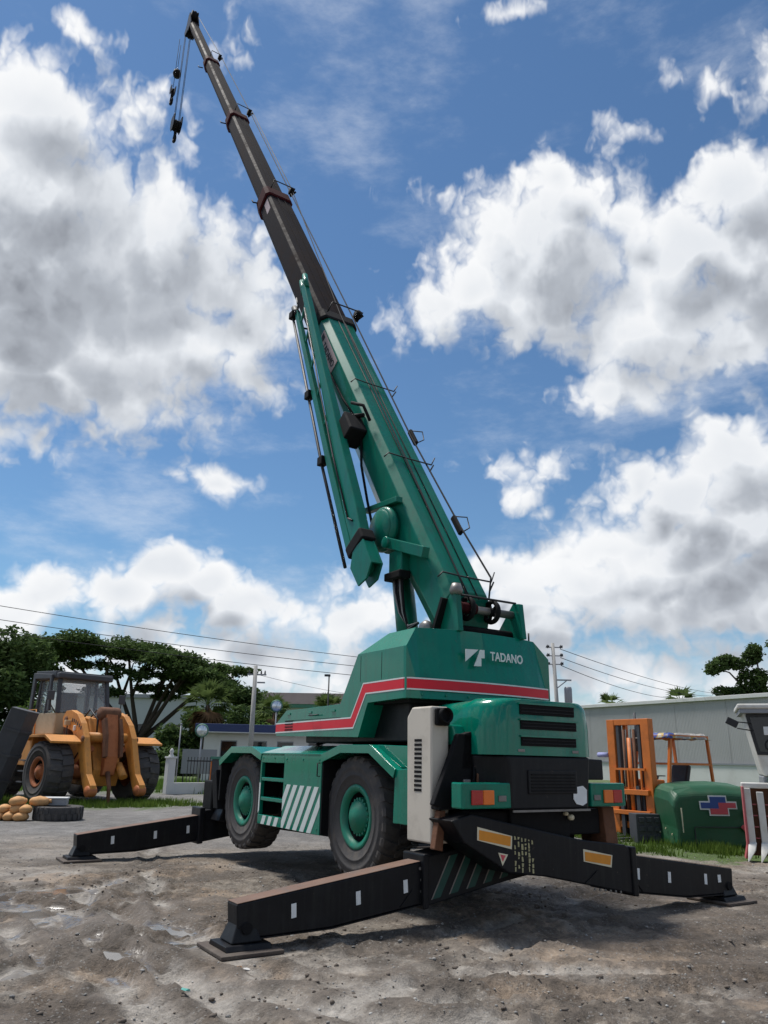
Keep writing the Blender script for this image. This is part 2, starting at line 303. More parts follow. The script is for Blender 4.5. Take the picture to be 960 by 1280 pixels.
M['concrete'] = mat('concrete', (.36, .35, .33), .85, 0, .15, 2, bump=.1, dirt=.5, dirtcol=(.22, .21, .2))
M['greytrim'] = mat('grey_metal', (.26, .27, .29), .5, .3, .1, 1)
M['greenroof'] = mat('green_roof', (.06, .20, .14), .6, 0, .1, .3)
M['darkroof'] = mat('dark_roof', (.075, .06, .06), .7, 0, .2, .3)
M['bark'] = mat('bark', (.060, .045, .033), .9, 0, .3, 2, bump=.4, bscale=10)
M['iron'] = mat('black_iron', (.012, .012, .014), .6)
M['mirrorblue'] = mat('mirror_glass', (.62, .68, .72), .22, .6, .05, 2)
def glass_mat(name, col, alpha):
    m = bpy.data.materials.new(name); m.use_nodes = True; t = m.node_tree; p = t.nodes['Principled BSDF']
    p.inputs['Base Color'].default_value = (*col, 1); p.inputs['Roughness'].default_value = .06; p.inputs['Specular IOR Level'].default_value = .7
    tr = t.nodes.new('ShaderNodeBsdfTransparent'); mx = t.nodes.new('ShaderNodeMixShader'); mx.inputs[0].default_value = alpha
    t.links.new(tr.outputs[0], mx.inputs[1]); t.links.new(p.outputs[0], mx.inputs[2]); t.links.new(mx.outputs[0], t.nodes['Material Output'].inputs[0])
    return m
M['glass'] = glass_mat('cab_glass', (.30, .33, .35), .25)
M['glassdark'] = glass_mat('dark_glass', (.012, .014, .016), .8)
def leaf_mat(name, c1, c2, sc=.6):
    m = bpy.data.materials.new(name); m.use_nodes = True; t = m.node_tree; p = t.nodes['Principled BSDF']
    tc = t.nodes.new('ShaderNodeTexCoord'); at = t.nodes.new('ShaderNodeAttribute'); at.attribute_name = 'rnd'
    f = mathn(t, 'MULTIPLY_ADD', noise(t, tc.outputs['Object'], sc, 3), 1.0, -.2)
    f = mathn(t, 'MULTIPLY_ADD', at.outputs['Fac'], .5, f, clamp=True)
    mx = t.nodes.new('ShaderNodeMix'); mx.data_type = 'RGBA'; t.links.new(f, mx.inputs['Factor']); mx.inputs[6].default_value = (*c1, 1); mx.inputs[7].default_value = (*c2, 1)
    t.links.new(mx.outputs[2], p.inputs['Base Color']); p.inputs['Roughness'].default_value = .7; p.inputs['Specular IOR Level'].default_value = .08
    tl = t.nodes.new('ShaderNodeBsdfTranslucent'); t.links.new(mx.outputs[2], tl.inputs[0]); ms = t.nodes.new('ShaderNodeMixShader'); ms.inputs[0].default_value = .3
    t.links.new(p.outputs[0], ms.inputs[1]); t.links.new(tl.outputs[0], ms.inputs[2]); t.links.new(ms.outputs[0], t.nodes['Material Output'].inputs[0])
    return m
M['leafdark'] = leaf_mat('leaf_dark', (.032, .060, .022), (.095, .145, .042), .3)
M['leafmid'] = leaf_mat('leaf_mid', (.04, .08, .024), (.11, .17, .04), .4)
M['leafbright'] = leaf_mat('leaf_bright', (.06, .12, .02), (.16, .26, .05), .5)
M['palm'] = leaf_mat('palm_leaf', (.06, .095, .03), (.14, .19, .06), .7)
M['deadpalm'] = leaf_mat('dead_frond', (.09, .055, .03), (.17, .10, .055), .7)
M['grass'] = leaf_mat('grass_blades', (.05, .095, .015), (.15, .22, .04), .5)

# ------------------------------------------------------------------ ground sheet
_lat = np.random.RandomState(11).rand(256, 256).astype(np.float64)
def vnoise(x, y):
    xi = np.floor(x).astype(int); yi = np.floor(y).astype(int); fx = x - xi; fy = y - yi
    fx = fx * fx * fx * (fx * (fx * 6 - 15) + 10); fy = fy * fy * fy * (fy * (fy * 6 - 15) + 10)
    a = _lat[xi % 256, yi % 256]; b = _lat[(xi + 1) % 256, yi % 256]; c = _lat[xi % 256, (yi + 1) % 256]; d = _lat[(xi + 1) % 256, (yi + 1) % 256]
    return (a * (1 - fx) + b * fx) * (1 - fy) + (c * (1 - fx) + d * fx) * fy
def fbm(x, y, f, o=4, g=.5):
    s = 0; a = 1; t = 0
    for k in range(o):
        s = s + a * vnoise(x * f + 17.3 * k, y * f + 9.1 * k); t += a; a *= g; f *= 2.03
    return s / t
def sstep(a, b, x): t = np.clip((x - a) / (b - a), 0, 1); return t * t * (3 - 2 * t)
def seg_d(x, y, pts):
    d = np.full(x.shape, 1e9); along = np.zeros(x.shape); acc = 0
    for (ax, ay), (bx, by) in zip(pts[:-1], pts[1:]):
        L = math.hypot(bx - ax, by - ay); t = np.clip(((x - ax) * (bx - ax) + (y - ay) * (by - ay)) / L ** 2, 0, 1)
        q = np.hypot(x - ax - t * (bx - ax), y - ay - t * (by - ay)); m = q < d
        d = np.where(m, q, d); along = np.where(m, acc + t * L, along); acc += L
    return d, along
def _arc(cx, cy, r, a0, a1): return [(cx + r * math.cos(R(a0 + (a1 - a0) * i / 9)), cy + r * math.sin(R(a0 + (a1 - a0) * i / 9))) for i in range(10)]
RUTS = [(_arc(1.6, 11.2, 5.3, 172, 262), .15, .035), (_arc(1.6, 11.2, 4.75, 175, 258), .15, .035), (_arc(2.4, 3.2, 3.7, 30, 120), .15, .03), (_arc(2.4, 3.2, 4.25, 28, 118), .15, .03), ([(-4.6,10.3),(-3.15,8.62),(-2.23,7.56),(-1.45,6.64),(-.5,5.6)], .17, .055), ([(-4.3,11.0),(-3.47,10.17),(-2.22,8.79),(-1.43,7.77),(-.7,6.9)], .17, .05),
        ([(-4.24,15.6),(-3.6,13),(-3.2,11.8),(-2.45,9.78),(-1.76,8.57)], .12, .025), ([(-2.3,8.1),(-2.52,7.68),(-2.9,7.0),(-3.3,6.2)], .14, .035),
        ([(-.9,6.9),(-.34,7.58),(.4,8.26),(1.54,9.52),(2.4,10.6),(3.6,12.2)], .16, .035), ([(-.2,6.3),(.6,7.3),(1.6,8.4),(2.68,9.6)], .16, .03), ([(1.0,8.1),(1.82,8.39),(2.68,8.14),(3.88,8.58),(5.5,9.6)], .15, .035),
        ([(-3.6,8.4),(-3.04,7.63),(-2.18,6.8),(-1.4,5.8)], .16, .04), ([(.6,6.0),(1.6,6.6),(2.8,7.0),(4.2,7.9)], .16, .03)]
PUDDLES = [(-3.85,9.38,.42,.40,20),(-4.2,10.85,.35,.5,-40),(-3.5,8.95,.12,.22,0),(-2.08,8.73,.16,.40,42),(-3.1,9.33,.10,.16,0),(-2.75,8.35,.09,.10,0),(-2.25,7.61,.17,.42,42),(-1.82,8.1,.12,.30,40),(-2.3,8.35,.08,.26,42),(-4.6,10.2,.2,.3,0),(-2.9,7.4,.09,.3,42),(-2.05,6.9,.07,.26,42)]
def gheight(x, y):
    near = 1 - sstep(14, 24, np.hypot(x, y))
    h = (fbm(x, y, .35, 3) - .5) * .10 * near
    big = fbm(x + 40, y, .6, 3)
    rough = sstep(.40, .60, big) * 1.1 + .35
    h = h + (fbm(x, y, 1.9, 4, .55) - .5) * .055 * rough * near
    rid = 1 - np.abs(2 * fbm(x * 1.2, y, 4.2, 4, .6) - 1)
    h = h + (rid - .75) * .05 * rough * near
    h = h + (fbm(x + 5, y, 12, 3, .7) - .5) * .038 * rough * near
    wet = np.zeros(x.shape)
    for pts, w, dep in RUTS:
        wob = (fbm(x, y, 1.3, 2) - .5) * .25
        d, al = seg_d(x + wob, y + wob, pts)
        prof = -dep * np.exp(-(d / w) ** 4) + dep * .75 * np.exp(-((d - w * 1.45) / (w * .5)) ** 2)
        tread = np.where(d < w, np.sin(al * 2 * math.pi / .11 + np.sign(d) * 1) * .011, 0)
        fade = .6 + .4 * sstep(.4, .55, fbm(x + 9, y + 3, .9, 2))
        h = h + (prof + tread) * near * fade
        wet = np.maximum(wet, np.exp(-(d / (w * .75)) ** 4) * sstep(.555, .60, fbm(x * 1.3 + 4, y + 21, 1.3, 3)) * (1 - sstep(-1.6, -.6, x)) * (y < 12) * .95)
    for (px, py, ra, rb, rot) in PUDDLES:
        c, s = math.cos(R(rot)), math.sin(R(rot)); u = (x - px) * c + (y - py) * s; v = -(x - px) * s + (y - py) * c
        q = np.hypot(u / ra, v / rb) + (fbm(x, y, 3.0, 3) - .5) * 1.6
        m = 1 - sstep(.75, 1.15, q)
        h = h * (1 - m) + m * (-.028); wet = np.maximum(wet, 1 - sstep(.7, .95, q))
    # flat under the jacks
    for (px, py) in PADS:
        q = np.hypot(x - px, y - py); m = 1 - sstep(.42, .75, q); h = h * (1 - m)
    return h, wet
CRA = R(32.327)
CO = Vector((.696, 10.996, 0)); CFW = Vector((-math.sin(CRA), math.cos(CRA), 0)); CLF = Vector((-math.cos(CRA), -math.sin(CRA), 0))
def cw(x, y, z=0): return CO + CFW * x + CLF * y + Vector((0, 0, z))
PADS = [tuple(cw(*p)[:2]) for p in ((-1.63, 3.31), (-2.02, -3.31), (5.2, 3.28), (4.8, -3.28))]
def axis_pts(lo, hi, step, far):
    a = list(np.arange(lo, hi + 1e-6, step)); s = step; p = a[-1]; up = []
    while p < far: s *= 1.13; p += s; up.append(p)
    s = step; p = a[0]; dn = []
    while p > -far: s *= 1.13; p -= s; dn.append(p)
    return np.array(dn[::-1] + a + up)
gx = axis_pts(-7.5, 7.5, .036, 2500); gy = axis_pts(5.2, 15.5, .036, 2500)
GX, GY = np.meshgrid(gx, gy, indexing='ij')
H_, WET = gheight(GX, GY)
far_h = np.where(np.hypot(GX, GY) > 60, -.02, 0)
nx, ny = GX.shape
me = bpy.data.meshes.new('ground')
co = np.stack([GX, GY, H_], -1).reshape(-1, 3).astype(np.float32)
idx = np.arange(nx * ny).reshape(nx, ny)
q = np.stack([idx[:-1, :-1], idx[1:, :-1], idx[1:, 1:], idx[:-1, 1:]], -1).reshape(-1, 4)
me.vertices.add(len(co)); me.vertices.foreach_set('co', co.ravel())
me.loops.add(q.size); me.loops.foreach_set('vertex_index', q.ravel().astype(np.int32))
me.polygons.add(len(q)); me.polygons.foreach_set('loop_start', np.arange(0, q.size, 4, dtype=np.int32)); me.polygons.foreach_set('loop_total', np.full(len(q), 4, np.int32))
me.polygons.foreach_set('use_smooth', np.ones(len(q), bool)); me.update(calc_edges=True)
# albedo: mud, pale dried crust, packed ruts with painted damp sheen, gravel, turf
mud = np.array([.225, .192, .156]); dark = np.array([.105, .084, .066]); pale = np.array([.335, .306, .27]); brown = np.array([.235, .172, .118]); gravel = np.array([.185, .178, .170]); turf = np.array([.075, .12, .025])
X, Y = GX, GY
def mixc_(c, d, w): return c * (1 - w[..., None]) + d * w[..., None]
c = np.broadcast_to(mud, X.shape + (3,)).copy()
n1 = fbm(X, Y, .55, 5, .6); n2 = fbm(X + 31, Y + 7, 1.1, 5, .6); n3 = fbm(X + 3, Y + 77, .3, 4)
c = mixc_(c, pale, sstep(.50, .66, n1) * .75 * sstep(-1.2, 1.2, X + (n3 - .5) * 4))
c = mixc_(c, pale, sstep(.56, .70, n2) * .45)
c = mixc_(c, brown, sstep(.50, .60, fbm(X + 60, Y, .7, 5, .62)) * .75 * (1 - sstep(12, 18, Y)))
c = mixc_(c, dark, sstep(.50, .58, fbm(X + 11, Y + 50, .9, 6, .66)) * .8 * (1 - .6 * sstep(12, 16, Y)))
c = mixc_(c, dark, sstep(.53, .58, fbm(X * 1.5 + 71, Y + 20, 3.0, 5, .65)) * .7 * (1 - sstep(11, 15, Y)))
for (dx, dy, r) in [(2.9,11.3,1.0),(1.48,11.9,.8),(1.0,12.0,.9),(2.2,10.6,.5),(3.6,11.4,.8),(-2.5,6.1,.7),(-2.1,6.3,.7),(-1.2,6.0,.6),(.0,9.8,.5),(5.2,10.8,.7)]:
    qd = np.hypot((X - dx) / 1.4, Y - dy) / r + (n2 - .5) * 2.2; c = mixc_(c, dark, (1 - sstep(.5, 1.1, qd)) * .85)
c = mixc_(c, dark, sstep(.02, .06, H_) * .35 * (1 - sstep(12, 16, Y)))
for pts, w, dep in RUTS:
    wob = (fbm(X, Y, 1.3, 2) - .5) * .25
    d_, al_ = seg_d(X + wob, Y + wob, pts); brk = sstep(.42, .55, fbm(X * 1.0 + 13, Y, 1.2, 4))
    c = mixc_(c, pale * 1.05, np.exp(-(d_ / (w * .9)) ** 4) * brk * .8); c = mixc_(c, dark, np.exp(-((d_ - w * 1.5) / (w * .4)) ** 2) * .55)  # packed rut beds paled, their damp sheen put into the colour; dark berms
gw = sstep(11.5, 20, Y + (n1 - .5) * 7) * (1 - sstep(-.5, 2.5, X + (n3 - .5) * 3))
gv = gravel * (.45 + .95 * fbm(X + 2, Y + 8, .6, 7, .7))[..., None]
c = c * (1 - (gw * .9)[..., None]) + gv * (gw * .9)[..., None]
gw2 = sstep(15, 18, Y + (n1 - .5) * 3) * sstep(2, 4, X); c = mixc_(c, gravel, gw2 * .8)
tw = np.zeros(X.shape)
def turf_patch(x0, y0, ra, rb, am=1.0):
    global tw
    qd = np.hypot((X - x0) / ra, (Y - y0) / rb) + (n2 - .5) * 1.4; tw = np.maximum(tw, (1 - sstep(.75, 1.1, qd)) * am)
turf_patch(-9.6, 28.2, 3.6, 2.6); turf_patch(6.6, 17.6, 2.4, 1.9); turf_patch(9, 19.5, 3.5, 2.0); turf_patch(-8.6, 37.2, 2.2, .8); turf_patch(-14.5, 44, 6.5, 8)
tw = np.maximum(tw, sstep(46, 60, Y) * sstep(.3, .5, n3 + .1))
c = mixc_(c, turf, tw)
c = mixc_(c, np.array([.10, .09, .08]), WET * .6)
c *= (.80 + .4 * fbm(X, Y, 6.0, 3))[..., None]
ca = me.color_attributes.new('albedo', 'FLOAT_COLOR', 'POINT')
ca.data.foreach_set('color', np.concatenate([c, np.ones(X.shape + (1,))], -1).astype(np.float32).ravel())
wa = me.attributes.new('wet', 'FLOAT', 'POINT'); damp = np.clip(WET + .25 * sstep(.5, .62, fbm(X + 8, Y, .9, 4)) * (Y < 15), 0, 1)
wa.data.foreach_set('value', damp.astype(np.float32).ravel())
gm = bpy.data.materials.new('yard_ground'); gm.use_nodes = True; t = gm.node_tree; p = t.nodes['Principled BSDF']
a1 = t.nodes.new('ShaderNodeAttribute'); a1.attribute_name = 'albedo'; a2 = t.nodes.new('ShaderNodeAttribute'); a2.attribute_name = 'wet'
tco = t.nodes.new('ShaderNodeTexCoord')
f1 = noise(t, tco.outputs['Object'], 22, 8, .7); f2 = noise(t, tco.outputs['Object'], 90, 4, .6)
k = mathn(t, 'MULTIPLY_ADD', f1, 2.2, -.1); k = mathn(t, 'MULTIPLY_ADD', mathn(t, 'SUBTRACT', f2, .5), .9, k)
k = mathn(t, 'MULTIPLY', k, mathn(t, 'MULTIPLY_ADD', noise(t, tco.outputs['Object'], 2.2, 10, .72), 1.7, .15))
dry = mathn(t, 'SUBTRACT', 1.0, a2.outputs['Fac'])
k = mathn(t, 'ADD', mathn(t, 'MULTIPLY', mathn(t, 'SUBTRACT', k, 1.0), dry), 1.0)
vc = t.nodes.new('ShaderNodeVectorMath'); vc.operation = 'SCALE'; t.links.new(a1.outputs['Color'], vc.inputs[0]); t.links.new(k, vc.inputs['Scale'])
# pale grit specks
vor = t.nodes.new('ShaderNodeTexVoronoi'); vor.inputs['Scale'].default_value = 26; t.links.new(tco.outputs['Object'], vor.inputs['Vector'])
sp = t.nodes.new('ShaderNodeMapRange'); t.links.new(vor.outputs['Distance'], sp.inputs[0]); sp.inputs[1].default_value = .30; sp.inputs[2].default_value = .18
spn = mathn(t, 'MULTIPLY', mathn(t, 'MULTIPLY', sp.outputs[0], dry), mathn(t, 'GREATER_THAN', noise(t, tco.outputs['Object'], 3, 3), .48))
mg = t.nodes.new('ShaderNodeMix'); mg.data_type = 'RGBA'; t.links.new(mathn(t, 'MULTIPLY', spn, .45), mg.inputs['Factor']); t.links.new(vc.outputs[0], mg.inputs[6]); mg.inputs[7].default_value = (.34, .33, .31, 1)
t.links.new(mg.outputs[2], p.inputs['Base Color'])
t.links.new(mathn(t, 'MULTIPLY_ADD', a2.outputs['Fac'], -.86, .93), p.inputs['Roughness'])
bu = t.nodes.new('ShaderNodeBump'); bu.inputs['Distance'].default_value = .05
t.links.new(mathn(t, 'MULTIPLY', dry, .9), bu.inputs['Strength'])
t.links.new(mathn(t, 'MULTIPLY_ADD', f2, .4, f1), bu.inputs['Height']); t.links.new(bu.outputs[0], p.inputs['Normal'])
me.materials.append(gm)
ground = bpy.data.objects.new('ground', me); COL.objects.link(ground); tag(ground, 'muddy rutted yard ground with gravel and puddles', kind='structure')

# stones and clods, too many to count
def scatter(name, n, area, smin, smax, m, seed, label, kind='stuff', cluster=None, flat=.6):
    rs = np.random.RandomState(seed)
    bm = bmesh.new(); bmesh.ops.create_icosphere(bm, subdivisions=1, radius=1); bv = np.array([v.co[:] for v in bm.verts]); bf = np.array([[v.index for v in f.verts] for f in bm.faces]); bm.free()
    px = rs.uniform(area[0], area[1], n); py = area[2] + (area[3] - area[2]) * rs.rand(n) ** 1.4
    if cluster is not None:
        keep = fbm(px, py, 1.0, 4, .6) + rs.rand(n) * .25 > cluster; px, py = px[keep], py[keep]; n = len(px)
    hz, wt = gheight(px, py); kp = wt < .3; px, py, hz = px[kp], py[kp], hz[kp]; n = len(px)
    sz = smin * (smax / smin) ** (rs.rand(n) ** 2.2)
    V = bv[None] * (sz[:, None, None] * rs.uniform(.6, 1.3, (n, 1, 3)) * np.array([1, 1, flat])) * rs.uniform(.7, 1.25, (n, 12, 1))
    a = rs.uniform(0, 6.28, n); ca_, sa_ = np.cos(a)[:, None], np.sin(a)[:, None]
    V = np.stack([V[..., 0] * ca_ - V[..., 1] * sa_ + px[:, None], V[..., 0] * sa_ + V[..., 1] * ca_ + py[:, None], V[..., 2] + (hz + sz * .15)[:, None]], -1)
    Fc = (bf[None] + (np.arange(n) * 12)[:, None, None]).reshape(-1, 3)
    me = bpy.data.meshes.new(name); me.vertices.add(n * 12); me.vertices.foreach_set('co', V.astype(np.float32).ravel())
    me.loops.add(Fc.size); me.loops.foreach_set('vertex_index', Fc.ravel().astype(np.int32)); me.polygons.add(len(Fc))
    me.polygons.foreach_set('loop_start', np.arange(0, Fc.size, 3, dtype=np.int32)); me.polygons.foreach_set('loop_total', np.full(len(Fc), 3, np.int32)); me.update(calc_edges=True)
    me.materials.append(m); o = bpy.data.objects.new(name, me); COL.objects.link(o); tag(o, label, kind=kind); return o
M['stone'] = mat('stone', (.25, .24, .225), .9, 0, .6, 1.5)
M['clod'] = mat('mud_clod', (.12, .098, .08), .95, 0, .4, 2)
M['palestone'] = mat('pale_stone', (.36, .35, .33), .9, 0, .25, 2)
scatter('gravel', 4500, (-7.5, 7.5, 5.3, 17), .005, .022, M['stone'], 3, 'grey stones and grit scattered over the mud')
scatter('mud_clods', 6500, (-7, 7.5, 5.3, 14), .006, .028, M['clod'], 5, 'dark clods of churned mud lying on the yard', cluster=.60)
scatter('pale_grit', 700, (-7, 7.5, 5.3, 15), .006, .022, M['palestone'], 8, 'pale chips of stone strewn over the mud')

# ------------------------------------------------------------------ grass, leaves
def quads_obj(name, V, m, rnd, parent=None):
    n = len(V); me = bpy.data.meshes.new(name); k = V.shape[1]
    me.vertices.add(n * k); me.vertices.foreach_set('co', V.astype(np.float32).ravel())
    me.loops.add(n * k); me.loops.foreach_set('vertex_index', np.arange(n * k, dtype=np.int32)); me.polygons.add(n)
    me.polygons.foreach_set('loop_start', np.arange(0, n * k, k, dtype=np.int32)); me.polygons.foreach_set('loop_total', np.full(n, k, np.int32)); me.update(calc_edges=True)
    at = me.attributes.new('rnd', 'FLOAT', 'FACE'); at.data.foreach_set('value', rnd.astype(np.float32))
    me.materials.append(m); o = bpy.data.objects.new(name, me); COL.objects.link(o)
    if parent: o.parent = parent
    return o
def grass(name, patches, dens, h, label, seed, m=None, w=.012):
    rs = np.random.RandomState(seed); out = []
    for (x0, y0, ra, rb) in patches:
        n = int(dens * ra * rb * 3.14); a = rs.uniform(0, 6.28, n); r = np.sqrt(rs.rand(n)); x = x0 + ra * r * np.cos(a); y = y0 + rb * r * np.sin(a)
        keep = fbm(x, y, 1.6, 3) + rs.rand(n) * .2 > .5 + .12 * r; out.append(np.stack([x, y], -1)[keep])
    P = np.concatenate(out); n = len(P); a = rs.uniform(0, 6.28, n); hh = h * rs.uniform(.4, 1.3, n); ln = rs.uniform(.1, .6, n) * hh; b = rs.uniform(0, 6.28, n)
    dx, dy = np.cos(a) * w, np.sin(a) * w; tx, ty = np.cos(b) * ln, np.sin(b) * ln; z = np.zeros(n) - .01
    V = np.stack([np.stack([P[:, 0] - dx, P[:, 1] - dy, z], -1), np.stack([P[:, 0] + dx, P[:, 1] + dy, z], -1), np.stack([P[:, 0] + tx, P[:, 1] + ty, hh], -1)], 1)
    o = quads_obj(name, V, m or M['grass'], rs.rand(n)); tag(o, label, kind='stuff'); return o
grass('grass', [(6.5, 17.2, 1.9, 1.3), (8.2, 17.0, 1.5, 1.0), (7.6, 19.6, 3.0, 1.2)], 500, .17, 'rough green grass growing round the forklift and green hood', 2, w=.014)
grass('grass', [(-10, 27.2, 2.6, 1.4), (-8.0, 28.3, 2.0, 1.4), (-13.0, 27.5, 2.0, 2.2)], 260, .20, 'grass growing under the orange wheel loader', 3, w=.018)
grass('grass', [(-8.6, 36.9, 2.0, .7), (-14.5, 45, 6, 8), (-16, 40, 5, 5), (-9.5, 46, 4, 6)], 90, .28, 'green verge behind the loader and round the white gate wall', 4, m=M['leafbright'], w=.03)
grass('grass', [(12.5, 24, 5, 3), (10.5, 21.5, 3, 1.5), (14, 28, 6, 4)], 110, .4, 'tall weeds between forklift and warehouse', 6, w=.025)

def crown(name, blobs, n, size, m, parent, seed, shell=.55):
    rs = np.random.RandomState(seed); vol = np.array([b[3] * b[4] * b[5] for b in blobs]) ** .67; pk = rs.choice(len(blobs), n, p=vol / vol.sum())
    B = np.array(blobs)[pk]; d = rs.randn(n, 3); d /= np.linalg.norm(d, axis=1)[:, None]; r = (shell + (1 - shell) * rs.rand(n)) * (.82 + .36 * fbm(d[:, 0] * 3 + pk, d[:, 1] * 3 + d[:, 2] * 2, 1.3, 3))
    r = np.where(rs.rand(n) < .16, r * rs.uniform(1.0, 1.35, n), r)
    P = B[:, :3] + d * B[:, 3:6] * r[:, None]
    u = rs.randn(n, 3); u[:, 2] *= .55; u /= np.linalg.norm(u, axis=1)[:, None]; w = np.cross(u, rs.randn(n, 3) * np.array([.5, .5, 1]) + 1e-6); w /= np.linalg.norm(w, axis=1)[:, None]
    s = size * rs.uniform(.5, 1.4, n)[:, None]
    V = np.stack([P - u * s, P + w * s * .55 + u * s * .1, P + u * s, P - w * s * .55 - u * s * .1], 1)
    return quads_obj(name, V, m, rs.rand(n), parent)
def limbs(paths, parent, name='trunk', m=None):
    b = MB()
    for pts, r0, r1 in paths:
        k = len(pts); b.tube(pts, [r0 + (r1 - r0) * i / (k - 1) for i in range(k)], 9)
    return b.build(name, m or M['bark'], parent)
def tree(name, label, loc, blobs, n, size, m, paths, seed, group=None, cat='tree', shell=.55):
    t = empty(name, loc); tag(t, label, cat, group); limbs(paths, t); crown('crown', blobs, n, size, m, t, seed, shell); return t
# broad umbrella tree behind the loader
rs = random.Random(3)
bl = []
for i in range(70):
    x = rs.uniform(-13.5, 12.5); y = rs.uniform(-5, 5); zt = 13.2 - .012 * (x + 4) ** 2 + (rs.uniform(-.7, .3)) - (.22 * x if x > 0 else 0)
    bl.append((x, y, zt - 1.0, rs.uniform(1.5, 2.6), rs.uniform(1.5, 2.6), rs.uniform(.55, .95)))
for i in range(44):
    x = rs.uniform(-12, 11); bl.append((x, rs.uniform(-4, 4), rs.uniform(7.4, 10.6), rs.uniform(.9, 1.6), rs.uniform(.9, 1.6), rs.uniform(.4, .7)))
tp = [([(0, 0, -.2), (.1, 0, 1.6), (-.2, .1, 3.2)], .75, .6)]
for ex, ey, ez in [(-8, -2, 11.2), (-5, 2, 11.6), (-2, -1, 11.8), (2, 2, 11.4), (6, -2, 10.4), (9.5, 1, 9.2), (-9.5, 2, 10.6), (4, 0, 11.0)]:
    tp.append(([(-.2, .1, 2.6), (ex * .22, ey * .2, 4.6), (ex * .5, ey * .5, 7.2), (ex * .8, ey * .8, ez * .90), (ex, ey, ez)], .30, .06))
    tp.append(([(ex * .5, ey * .5, 7.2), (ex * .55 + 1.0, ey * .5 - .8, 9.2), (ex * .6 + 1.6, ey * .6 - 1.2, 10.6)], .18, .05))
tree('rain_tree', 'broad umbrella-shaped tree with spreading dark limbs behind the wheel loader', (-24.3, 80, 0), bl, 70000, .21, M['leafdark'], tp, 1, shell=.3)
bl = [(rs.uniform(-4.5, 3.2), rs.uniform(-3, 3), rs.uniform(2.5, 9.4), rs.uniform(1.2, 2.2), rs.uniform(1.2, 2.2), rs.uniform(1.0, 1.7)) for i in range(40)]
bl += [(-2.2, 0, 10.2, 1.5, 1.5, 1.2), (-4, 0, 10.6, 1.6, 1.6, 1.4)]
tree('leafy_tree', 'tall dense dark tree at the photo edge beside the wheel loader', (-30.6, 60, 0), bl, 28000, .20, M['leafdark'], [([(0, 0, -.2), (.2, 0, 3), (-.3, 0, 6.5), (-1, 0, 9)], .45, .1)], 2)
bl = [(rs.uniform(-5, 5), rs.uniform(-2, 2), rs.uniform(1.0, 5.4), rs.uniform(1, 1.8), rs.uniform(1, 1.8), rs.uniform(.8, 1.3)) for i in range(34)]
tree('leafy_tree', 'dense dark green tree between umbrella tree and utility pole', (-14.2, 72, 0), bl, 18000, .22, M['leafdark'], [([(0, 0, -.2), (.2, 0, 2), (-.3, 0, 4.5)], .35, .1)], 3)
bl = [(rs.uniform(-11, 11), rs.uniform(-1.5, 1.5), rs.uniform(.4, 1.7), rs.uniform(1, 1.8), rs.uniform(1, 1.6), rs.uniform(.7, 1.1)) for i in range(40)]
tree('hedge', 'dark bushy hedge below the umbrella tree', (-22, 66, 0), bl, 11000, .24, M['leafdark'], [([(-3, 0, -.2), (-3.2, 0, 2)], .12, .05)], 4, cat='hedge')
bl = [(rs.uniform(-1.8, 1.8), rs.uniform(-1, 1), rs.uniform(.5, 3.4), rs.uniform(.6, 1.1), rs.uniform(.6, 1.1), rs.uniform(.5, .9)) for i in range(16)]
tree('leafy_shrub', 'bright yellow-green shrub at the foot of the utility pole', (-9.0, 58, 0), bl, 4200, .18, M['leafbright'], [([(0, 0, -.2), (.1, 0, 2.4)], .12, .05)], 5, cat='shrub')
bl = [(rs.uniform(-1.6, 1.6), rs.uniform(-1, 1), rs.uniform(.5, 2.6), rs.uniform(.6, 1.0), rs.uniform(.6, 1.0), rs.uniform(.5, .9)) for i in range(14)]
tree('leafy_shrub', 'mid-green shrub behind the loader cab, left of umbrella tree trunk', (-22.5, 55, 0), bl + [(-1.5, 0, 4, 1.2, 1, 1.2), (0, 0, 3.4, 1.2, 1, 1)], 4200, .2, M['leafmid'], [([(0, 0, -.2), (.1, 0, 2.4)], .12, .05)], 6, cat='shrub')
# creeper-hung trees at the far right
def column(label, x, y, z, h, seed, spread=1.3):
    rr = random.Random(seed); bl = []
    for i in range(26):
        zz = rr.uniform(1.5, h); s = spread * (.55 + .5 * rr.random()); bl.append((rr.uniform(-s, s) * .55, rr.uniform(-s, s) * .55, zz, s * .75, s * .75, rr.uniform(.6, 1.2)))
    tree('creeper_tree', label, (x, y, z), bl, 12000, .22, M['leafdark'], [([(0, 0, -.2), (.1, 0, h * .5), (0, 0, h * .95)], .3, .08), ([(.1, 0, h * .62), (-1.2, 0, h * .78), (-2.2, 0, h * .82)], .1, .04)], seed, group='creeper-hung trees behind the warehouse')
column('tallest creeper-hung tree behind warehouse, at the photo edge', 50.6, 95, 0, 18.4, 21, 2.4)
column('narrow creeper-hung tree next to the tallest one behind warehouse', 47.0, 95.5, 0, 15.6, 22, 1.5)
bl = [(-1.9, 0, 8.7, 1.0, .9, .45), (-1.2, 0, 9.2, .9, .8, .4), (-.4, 0, 8.9, .9, .8, .5), (-2.4, 0, 8.3, .6, .6, .35), (-.9, 0, 6.6, 1.0, .8, .5), (-1.8, 0, 6.7, .8, .7, .4), (.2, 0, 7.4, .7, .7, 1.2), (.3, 0, 5.6, .8, .8, 1.2)]
tree('creeper_tree', 'open-branched tree with drooping sprays over the warehouse roof', (45.2, 96, 0), [tuple(v * 1.56 for v in b_) for b_ in bl], 8000, .2, M['leafdark'], [([(.6, 0, -.2), (.5, 0, 8), (.2, 0, 13)], .35, .1), ([(.3, 0, 10.6), (-1.6, 0, 12.8), (-3.3, 0, 13.3)], .14, .05)], 23, group='creeper-hung trees behind the warehouse')

